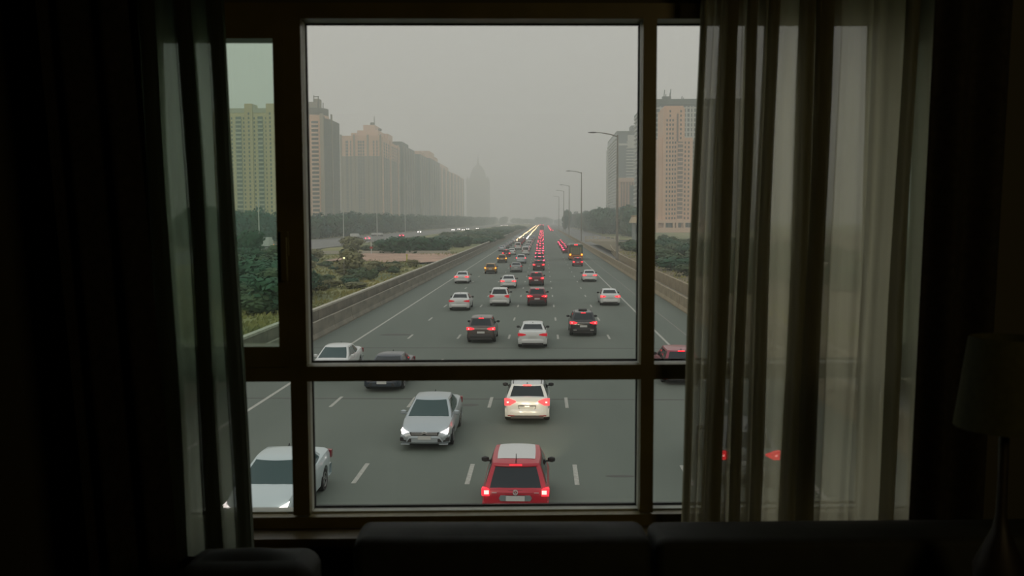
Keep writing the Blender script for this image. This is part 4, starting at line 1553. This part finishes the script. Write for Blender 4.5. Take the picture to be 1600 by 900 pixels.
# palace-like domed tower
t = thing('domed_tower', 'pale stepped tower with a spire fading in the haze', 'building', (gx(747, 2700), 2700, 0))
b = MB(); b.box(-34, 34, 0, 40, 0, 118); b.box(-26, 26, 2, 38, 118, 136)
part('wall', b, M_greyb, t)
b = MB(); b.lathe([(24, 0), (23, 14), (17, 28), (8, 38), (3, 42), (2, 60), (.1, 72)], 16, 'z', (0, 20, 136)); part('dome', b, M_greyb, t, 40)
b = MB()
for q in (-30, 30): b.lathe([(6, 0), (6, 10), (.1, 22)], 8, 'z', (q, 4, 118))
part('corner_turret', b, M_greyb, t)
b = MB()
for k in range(8):
    for q in range(9): b.box(-30 + q * 7, -26 + q * 7, -.5, 0, 12 + k * 12.5, 21 + k * 12.5)
part('windows', b, M_greyd, t)['kind'] = 'stuff'

# right side -----------------------------------------------------------------
g2 = lambda px_: gx(px_, 636)
t = tower('glass_tower', 'wide blue grey glass tower with white floor bands behind the peach tower', g2(1012), g2(1175), 636, 735, 88, M_fgb)
b = MB(); sb = MB()
for k in range(26):
    z = 5 + k * 3.35
    b.box(g2(1012) - .3, g2(1175) + .3, 635.4, 636.2, z, z + 1.0)
    sb.box(g2(1012) - .8, g2(1012), 635.6, 735.4, z, z + 1.1)
part('floor_bands', b, M_wband, t)['kind'] = 'stuff'
part('side_bands', sb, M_wband, t)['kind'] = 'stuff'
b = MB()
for px_ in (1018, 1029, 1069, 1074.5, 1079, 1090, 1104, 1118): b.box(g2(px_) - .5, g2(px_) + .5, 635.2, 636.3, 30, 87)
part('mullion', b, M_wband, t)
b = MB(); b.box(g2(1012) - .5, g2(1175), 635, 735, 88, 92); part('parapet', b, M_tealg, t)
b = MB()
for px_, h_ in ((1035, 99), (1037, 96), (1044.5, 99.5), (1043.5, 97), (1062, 94.5), (1064, 93.5)): b.tube([(g2(px_), 640, 92), (g2(px_) + .6, 640, h_)], .3, 5)
b.box(g2(1033), g2(1046), 639, 643, 92, 94.4)
part('roof_crane', b, M_tealg, t)

g3 = lambda px_: gx(px_, 560)
t = tower('apartment_tower', 'peach apartment tower with a taller centre block right of the mullion', g3(1027), g3(1079), 560, 590, 58.5, M_peach)
b = MB(); b.box(g3(1033), g3(1066), 558.8, 585, 0, 76.5); b.box(g3(1035), g3(1064), 559.5, 580, 76.5, 77.8); part('centre_block', b, M_peach, t)
b = MB()
for k in range(25):
    z = 8.5 + k * 2.72
    for px_ in (1039, 1043.6, 1048, 1060):
        if px_ in (1039, 1048) and k > 22: continue
        b.box(g3(px_) - .42, g3(px_) + .42, 558.6, 559, z, z + 1.35)
    if k < 18:
        for px_ in (1052, 1067.5, 1073): b.box(g3(px_) - .42, g3(px_) + .42, 558.6 if px_ < 1066 else 559.8, 560.2, z, z + 1.35)
part('windows', b, M_fg, t)['kind'] = 'stuff'
b = MB()
b.box(g3(1055.5), g3(1063.5), 558.4, 558.9, 8, 56)
b.box(g3(1053.8), g3(1056.2), 558.4, 558.9, 56, 73)
part('window_strip', b, mat('dull mauve grey recess', (.20, .145, .125), .7), t)
b = MB()
for k in range(18):
    z = 8.0 + k * 2.72; b.box(g3(1055.5), g3(1063.5), 557.9, 558.5, z, z + .8)
part('balcony_fronts', b, M_peachl, t)['kind'] = 'stuff'
b = MB()
b.box(g3(1079), g3(1098), 562, 592, 0, 57.5)
part('rear_wing', b, M_greyb, t)
b = MB()
for k in range(18):
    z = 8.5 + k * 2.72
    for px_ in (1080, 1083.5, 1088, 1093): b.box(g3(px_), g3(px_) + 1.0, 561.8, 562.1, z, z + 1.5)
part('wing_windows', b, M_fg, t)['kind'] = 'stuff'
b = MB(); b.box(g3(1022), g3(1098), 555, 600, 0, 3.2); b.box(g3(1022), g3(1098), 555, 600, 6.3, 8.0)
for px_ in (1022, 1034, 1048, 1053, 1064, 1080, 1096): b.box(g3(px_), g3(px_) + 1.2, 555, 557, 3.2, 6.3)
b.box(g3(1022), g3(1098), 558, 600, 3.2, 6.3)
part('podium', b, M_peachl, t)
b = MB()
for px_ in (1037, 1043, 1056, 1068, 1074, 1086): b.box(g3(px_), g3(px_) + 2.2, 557.7, 558.2, 3.4, 6.2)
part('podium_windows', b, M_fg, t)['kind'] = 'stuff'

g4 = lambda px_: gx(px_, 900)
t = tower('glass_tower', 'narrow blue grey glass tower left of the right mullion', g4(962), g4(1005), 900, 1022, 94, M_fgb)
b = MB(); sb = MB()
for k in range(22):
    z = 24 + k * 2.9
    b.box(g4(977), g4(1005), 899.3, 900.2, z, z + 1.0)
for k in range(28):
    z = 6 + k * 3.05
    sb.box(g4(962) - 1.0, g4(962), 900, 1022, z, z + 1.2)
part('floor_bands', b, M_wband, t)['kind'] = 'stuff'
part('side_bands', sb, M_wband, t)['kind'] = 'stuff'
b = MB(); b.box(g4(962), g4(965), 898.8, 900.2, 0, 87); b.box(g4(965), g4(979), 898.8, 900.2, 82, 84); b.box(g4(979), g4(1005), 898.8, 900.2, 80, 92); part('white_frame', b, M_wband, t)
b = MB(); b.box(g4(962), g4(1005), 899, 1020, 94, 96); b.box(g4(985), g4(1000), 905, 925, 96, 102); part('parapet', b, M_tealg, t)
b = MB(); b.box(g4(962) - 1.4, g4(962) - .4, 1000, 1023, 0, 86); part('end_pier', b, M_wband, t)

g5 = lambda px_: gx(px_, 780)
t = tower('apartment_block', 'small peach block with vertical brown strips below the narrow glass tower', g5(966), g5(1000), 780, 800, 43, M_peach)
b = MB()
for px_ in (969, 973, 977.5, 982, 986): b.box(g5(px_), g5(px_) + 1.1, 779.4, 780.1, 8, 40.5)
part('window_strip', b, mat('brown recess', (.24, .15, .10), .7), t)
b = MB(); b.box(g5(966) - .4, g5(1000), 779.2, 800, 41, 44.5); part('cornice', b, M_peachl, t)
b = MB(); b.box(g5(983), g5(998), 779, 780.2, 10, 38); part('glass_bay', b, M_fgb, t)

# ------------------------------------------------------------------ vegetation
def leafmat(name, c, c2):
    m = mat(name, c, .8, color2=c2, nscale=1.3)
    return m


LF = [leafmat('dark green foliage', (.016, .066, .034), (.036, .105, .050)), leafmat('mid green foliage', (.04, .075, .035), (.08, .12, .05)),
      leafmat('olive foliage', (.13, .14, .06), (.20, .19, .09)), leafmat('blue green foliage', (.008, .060, .042), (.018, .085, .060))]
M_bark = mat('bark', (.07, .055, .04), .9, noise=.3, nscale=5)


def crown_mesh(seed, leafn, lobes, mtl, leaf=.062, flat=.8, tall=False):
    rnd = random.Random(seed)
    b_ = MB()
    L_ = []
    for i in range(lobes):
        a = rnd.uniform(0, 6.28); r = rnd.uniform(0, .30)
        zz = rnd.uniform(.30, .78) if not tall else rnd.uniform(.18, .85)
        L_.append((r * math.cos(a), r * math.sin(a), zz, rnd.uniform(.16, .27)))
    L_.append((0, 0, .45, .30))
    for (cx_, cy_, cz_, rr) in L_:      # twiggy inner mass
        rows = []
        for j in range(6):
            ph = -math.pi / 2 + math.pi * j / 5
            rows.append([(cx_ + rr * .66 * math.cos(ph) * math.cos(th * math.pi / 4) * rnd.uniform(.85, 1.1), cy_ + rr * .66 * math.cos(ph) * math.sin(th * math.pi / 4) * rnd.uniform(.85, 1.1), cz_ + rr * .66 * flat * math.sin(ph)) for th in range(8)])
        b_.grid(rows, True)
    for i in range(leafn):
        cx_, cy_, cz_, rr = rnd.choice(L_)
        d = Vector((rnd.gauss(0, 1), rnd.gauss(0, 1), rnd.gauss(0, 1))).normalized()
        p = Vector((cx_, cy_, cz_)) + Vector((d.x, d.y, d.z * flat)) * rr * rnd.uniform(.6, 1.3)
        u = Vector((rnd.gauss(0, 1), rnd.gauss(0, 1), rnd.gauss(0, 1))).normalized()
        v = d.cross(u).normalized()
        s_ = leaf * rnd.uniform(.6, 1.3)
        u = (u * .4 + v.cross(d)).normalized()
        b_.poly([p - u * s_, p + v * s_ * .6, p + u * s_, p - v * s_ * .6])
    me_ = b_.mesh('foliage', mtl)
    return me_


CROWN = {}
for mi in range(4):
    for sd in range(3):
        CROWN[(mi, sd)] = crown_mesh(mi * 10 + sd, 1500, 9, LF[mi])
tb = MB(); tb.tube([(0, 0, 0), (.01, 0, .25), (0, .01, .55)], [.035, .028, .015], 6)
tb.tube([(0, 0, .22), (.1, .05, .5)], [.016, .008], 5); tb.tube([(0, 0, .26), (-.12, .02, .5)], [.016, .008], 5)
TRUNK = tb.mesh('trunk', M_bark, 50)
rt_ = random.Random(5)


def tree(name, label, cat, x, y, h, w, mi, group=None, z0=.9, sink=0.0, trunk=True):
    trunk = trunk or cat == 'tree'
    t_ = thing(name, label, cat, (x, y, z0), rt_.uniform(0, 6.28), group)
    f_ = obj('foliage', CROWN[(mi, rt_.randrange(3))], t_, (0, 0, -sink * h))
    f_.scale = (w, w, h)
    if trunk:
        q = obj('trunk', TRUNK, t_, (0, 0, -min(.3, h * .1))); q.scale = (h * .6, h * .6, h)
    return t_


# long row of dark trees beyond the side road
y = 235.0
while y < 1650:
    for row_, x_ in ((0, -91), (1, -98)):
        tree('tree', 'dark hazy tree in the long row beyond the side road, left', 'tree', x_ + rt_.uniform(-2, 2), y + rt_.uniform(-2, 2) + row_ * 3, rt_.uniform(9.5, 13) + y * .002,
             rt_.uniform(11, 14), 3 if row_ else rt_.choice((3, 0)), 'dark trees in the row beyond the left side road', sink=.12, trunk=y < 450)
    y += 7.5 + y * .012
# distant tree masses near the vanishing point
for i in range(26):
    x_ = -150 + i * 13 + rt_.uniform(-5, 5)
    tree('tree', 'faint tree in the haze where the road vanishes', 'tree', x_, 1900 + rt_.uniform(0, 600), rt_.uniform(14, 24), rt_.uniform(24, 36), 0, 'faint trees where the road vanishes', z0=(.9 if x_ < -86 else -.5 if abs(x_) > 17 else 0), sink=.2)
# right tree mass
y = 395.0
while y < 1300:
    for x_ in (42, 50, 35 if y > 480 else 57):
        if 848 + FPX * x_ / y > 1000: continue
        tree('tree', 'tall green tree in the dense wood right of the street lamps', 'tree', x_ + rt_.uniform(-2, 2), y + rt_.uniform(-3, 3), rt_.uniform(15, 19), rt_.uniform(13, 17), rt_.choice((0, 3, 1)), 'trees of the dense wood on the right', z0=.2, sink=.12, trunk=y < 500)
    y += 9 + y * .013
tree('tree', 'dark lone tree leaning over the far end of the right verge', 'tree', 23, 800, 19, 10, 0, z0=0)
tree('tree', 'grey lone tree just left of the second street lamp', 'tree', 17.5, 690, 12, 7, 3, z0=0)
# shrubs on the right bank
for i in range(46):
    yy = 84 + (i % 23) * 6.4 + rt_.uniform(-2, 2)
    xx = 18.6 + rt_.uniform(0, 2.5) + (7 if i >= 23 else 0) + max(0, (yy - 150) * .03)
    tree('shrub', 'leafy green shrub on the brown bank behind the right wall', 'shrub', xx, yy, rt_.uniform(2.4, 3.3) + (.6 if i >= 23 else 0), rt_.uniform(4.5, 6.5), rt_.choice((0, 1, 1, 0)), 'green shrubs on the right bank', z0=1.0, sink=.22, trunk=False)
for i in range(26):
    yy = 95 + (i % 13) * 12 + rt_.uniform(-3, 3)
    xx = 33 + rt_.uniform(0, 4) + (10 if i >= 13 else 0)
    tree('tree', 'mid green tree rising behind the right bank shrubs', 'tree', xx, yy, rt_.uniform(2.8, 4.0), rt_.uniform(6, 8), rt_.choice((0, 1)), 'trees behind the right bank shrubs', z0=1.2, sink=.2, trunk=False)
# big dark bush and hedge on the waste land
for px_, yy, w_, h_ in ((608, 190, 7, 4.2), (626, 191, 8, 5.2), (648, 191, 8, 5.2), (668, 192, 7, 4.8), (688, 194, 6, 4.0)):
    tree('bush', 'dark rounded bush behind the pink track', 'bush', gx(px_, yy), yy, h_, w_, 0, 'dark bushes behind the pink track', sink=.22, trunk=False)
y = 205.0
while y < 900:
    for q in (0, 1, 2):
        tree('bush', 'green bush in the belt between the two roads', 'bush', -20 - q * 8 + rt_.uniform(-3, 3) - (4 if y < 260 else 0), y + rt_.uniform(-4, 4), rt_.uniform(2.0, 4.2), rt_.uniform(6, 9), rt_.choice((0, 0, 1)), 'green bushes between the two roads', sink=.25, trunk=False)
    y += 11 + y * .03
# scrub on the waste land in front of the track
tree('tree', 'sparse olive shrub tree on the waste land left of the pink track', 'tree', gx(543, 118), 118, 3.6, 4.6, 2, sink=.05)
tree('tree', 'grey olive bushy tree beside the sign post', 'tree', gx(548, 200), 200, 4.2, 6.5, 2, sink=.1)
for i in range(60):
    yy = rt_.uniform(84, 140)
    xx = -19.5 - rt_.uniform(0, 24) * (yy / 150)
    tree('shrub', 'low scrubby bush on the dry grass behind the left wall', 'shrub', xx, yy, rt_.uniform(.7, 1.9), rt_.uniform(1.6, 4.2), rt_.choice((2, 1, 2, 0)), 'low scrub on the dry grass', sink=.22, trunk=False)
for i in range(12):
    yy = rt_.uniform(140, 182)
    tree('shrub', 'low shrub on the sandy ground left of the pink track', 'shrub', rt_.uniform(-60, -39), yy, rt_.uniform(1.2, 2.4), rt_.uniform(3, 5), rt_.choice((2, 1, 0)), 'low shrubs left of the pink track', sink=.22, trunk=False)
# dark thicket in the green pane
for i in range(34):
    yy = rt_.uniform(66, 150)
    px_ = rt_.uniform(340, 450)
    tree('tree', 'dark green thicket tree seen through the green tinted pane', 'tree', gx(px_, yy), yy, rt_.uniform(2.6, 4.2), rt_.uniform(5, 7), rt_.choice((0, 1)), 'thicket trees in the green pane', sink=.18, trunk=False)
tree('tree', 'tall dark tree overlapping the white truck in the green pane', 'tree', gx(388, 150), 150, 6.2, 6, 0, sink=.05)
# grass tufts as stuff
rgs = random.Random(9)
M_grass = mat('dry yellow green grass', (.33, .30, .10), .9, color2=(.16, .19, .08), nscale=.12)
for side, n_, lab in (('l', 8400, 'dry yellow green grass growing behind the left concrete wall'), ('r', 600, 'sparse dry grass on the soil bank behind the right wall')):
    b = MB()
    for i in range(n_):
        yy = 52 + rgs.random() ** 1.5 * 150
        xx = -16.9 - rgs.random() * 28 * (yy / 110) if side == 'l' else 15.7 + max(0, (yy - 150) / 90) ** 2 * 3.2 + rgs.random() * 4
        z = zl(xx, yy) if xx < 0 else zr(xx, yy)
        a = rgs.uniform(0, 3.14); s_ = rgs.uniform(.12, .38); w_ = rgs.uniform(.1, .3)
        b.poly([(xx - w_ * math.cos(a), yy - w_ * math.sin(a), z - .03), (xx + w_ * math.cos(a), yy + w_ * math.sin(a), z - .03), (xx + w_ * .4 * math.cos(a) + .08, yy + w_ * .4 * math.sin(a), z + s_)])
    tag(part('grass_tufts', b, M_grass, None), lab, 'grass', kind='stuff')

# ------------------------------------------------------------------ haze
hz = bpy.data.materials.new('haze')
hz.use_nodes = True
nt = hz.node_tree
nt.nodes.clear()
ho = nt.nodes.new('ShaderNodeOutputMaterial')
hs = nt.nodes.new('ShaderNodeVolumeScatter')
hs.inputs['Color'].default_value = (.945, .985, .96, 1)
hs.inputs['Density'].default_value = .00082
hs.inputs['Anisotropy'].default_value = 0.0
nt.links.new(hs.outputs[0], ho.inputs['Volume'])
b = MB(); b.box(-1500, 1500, 12, 6500, -3, 330)
o = part('haze', b, hz, None)
tag(o, 'pale evening haze lying over the whole motorway', 'haze', kind='stuff')
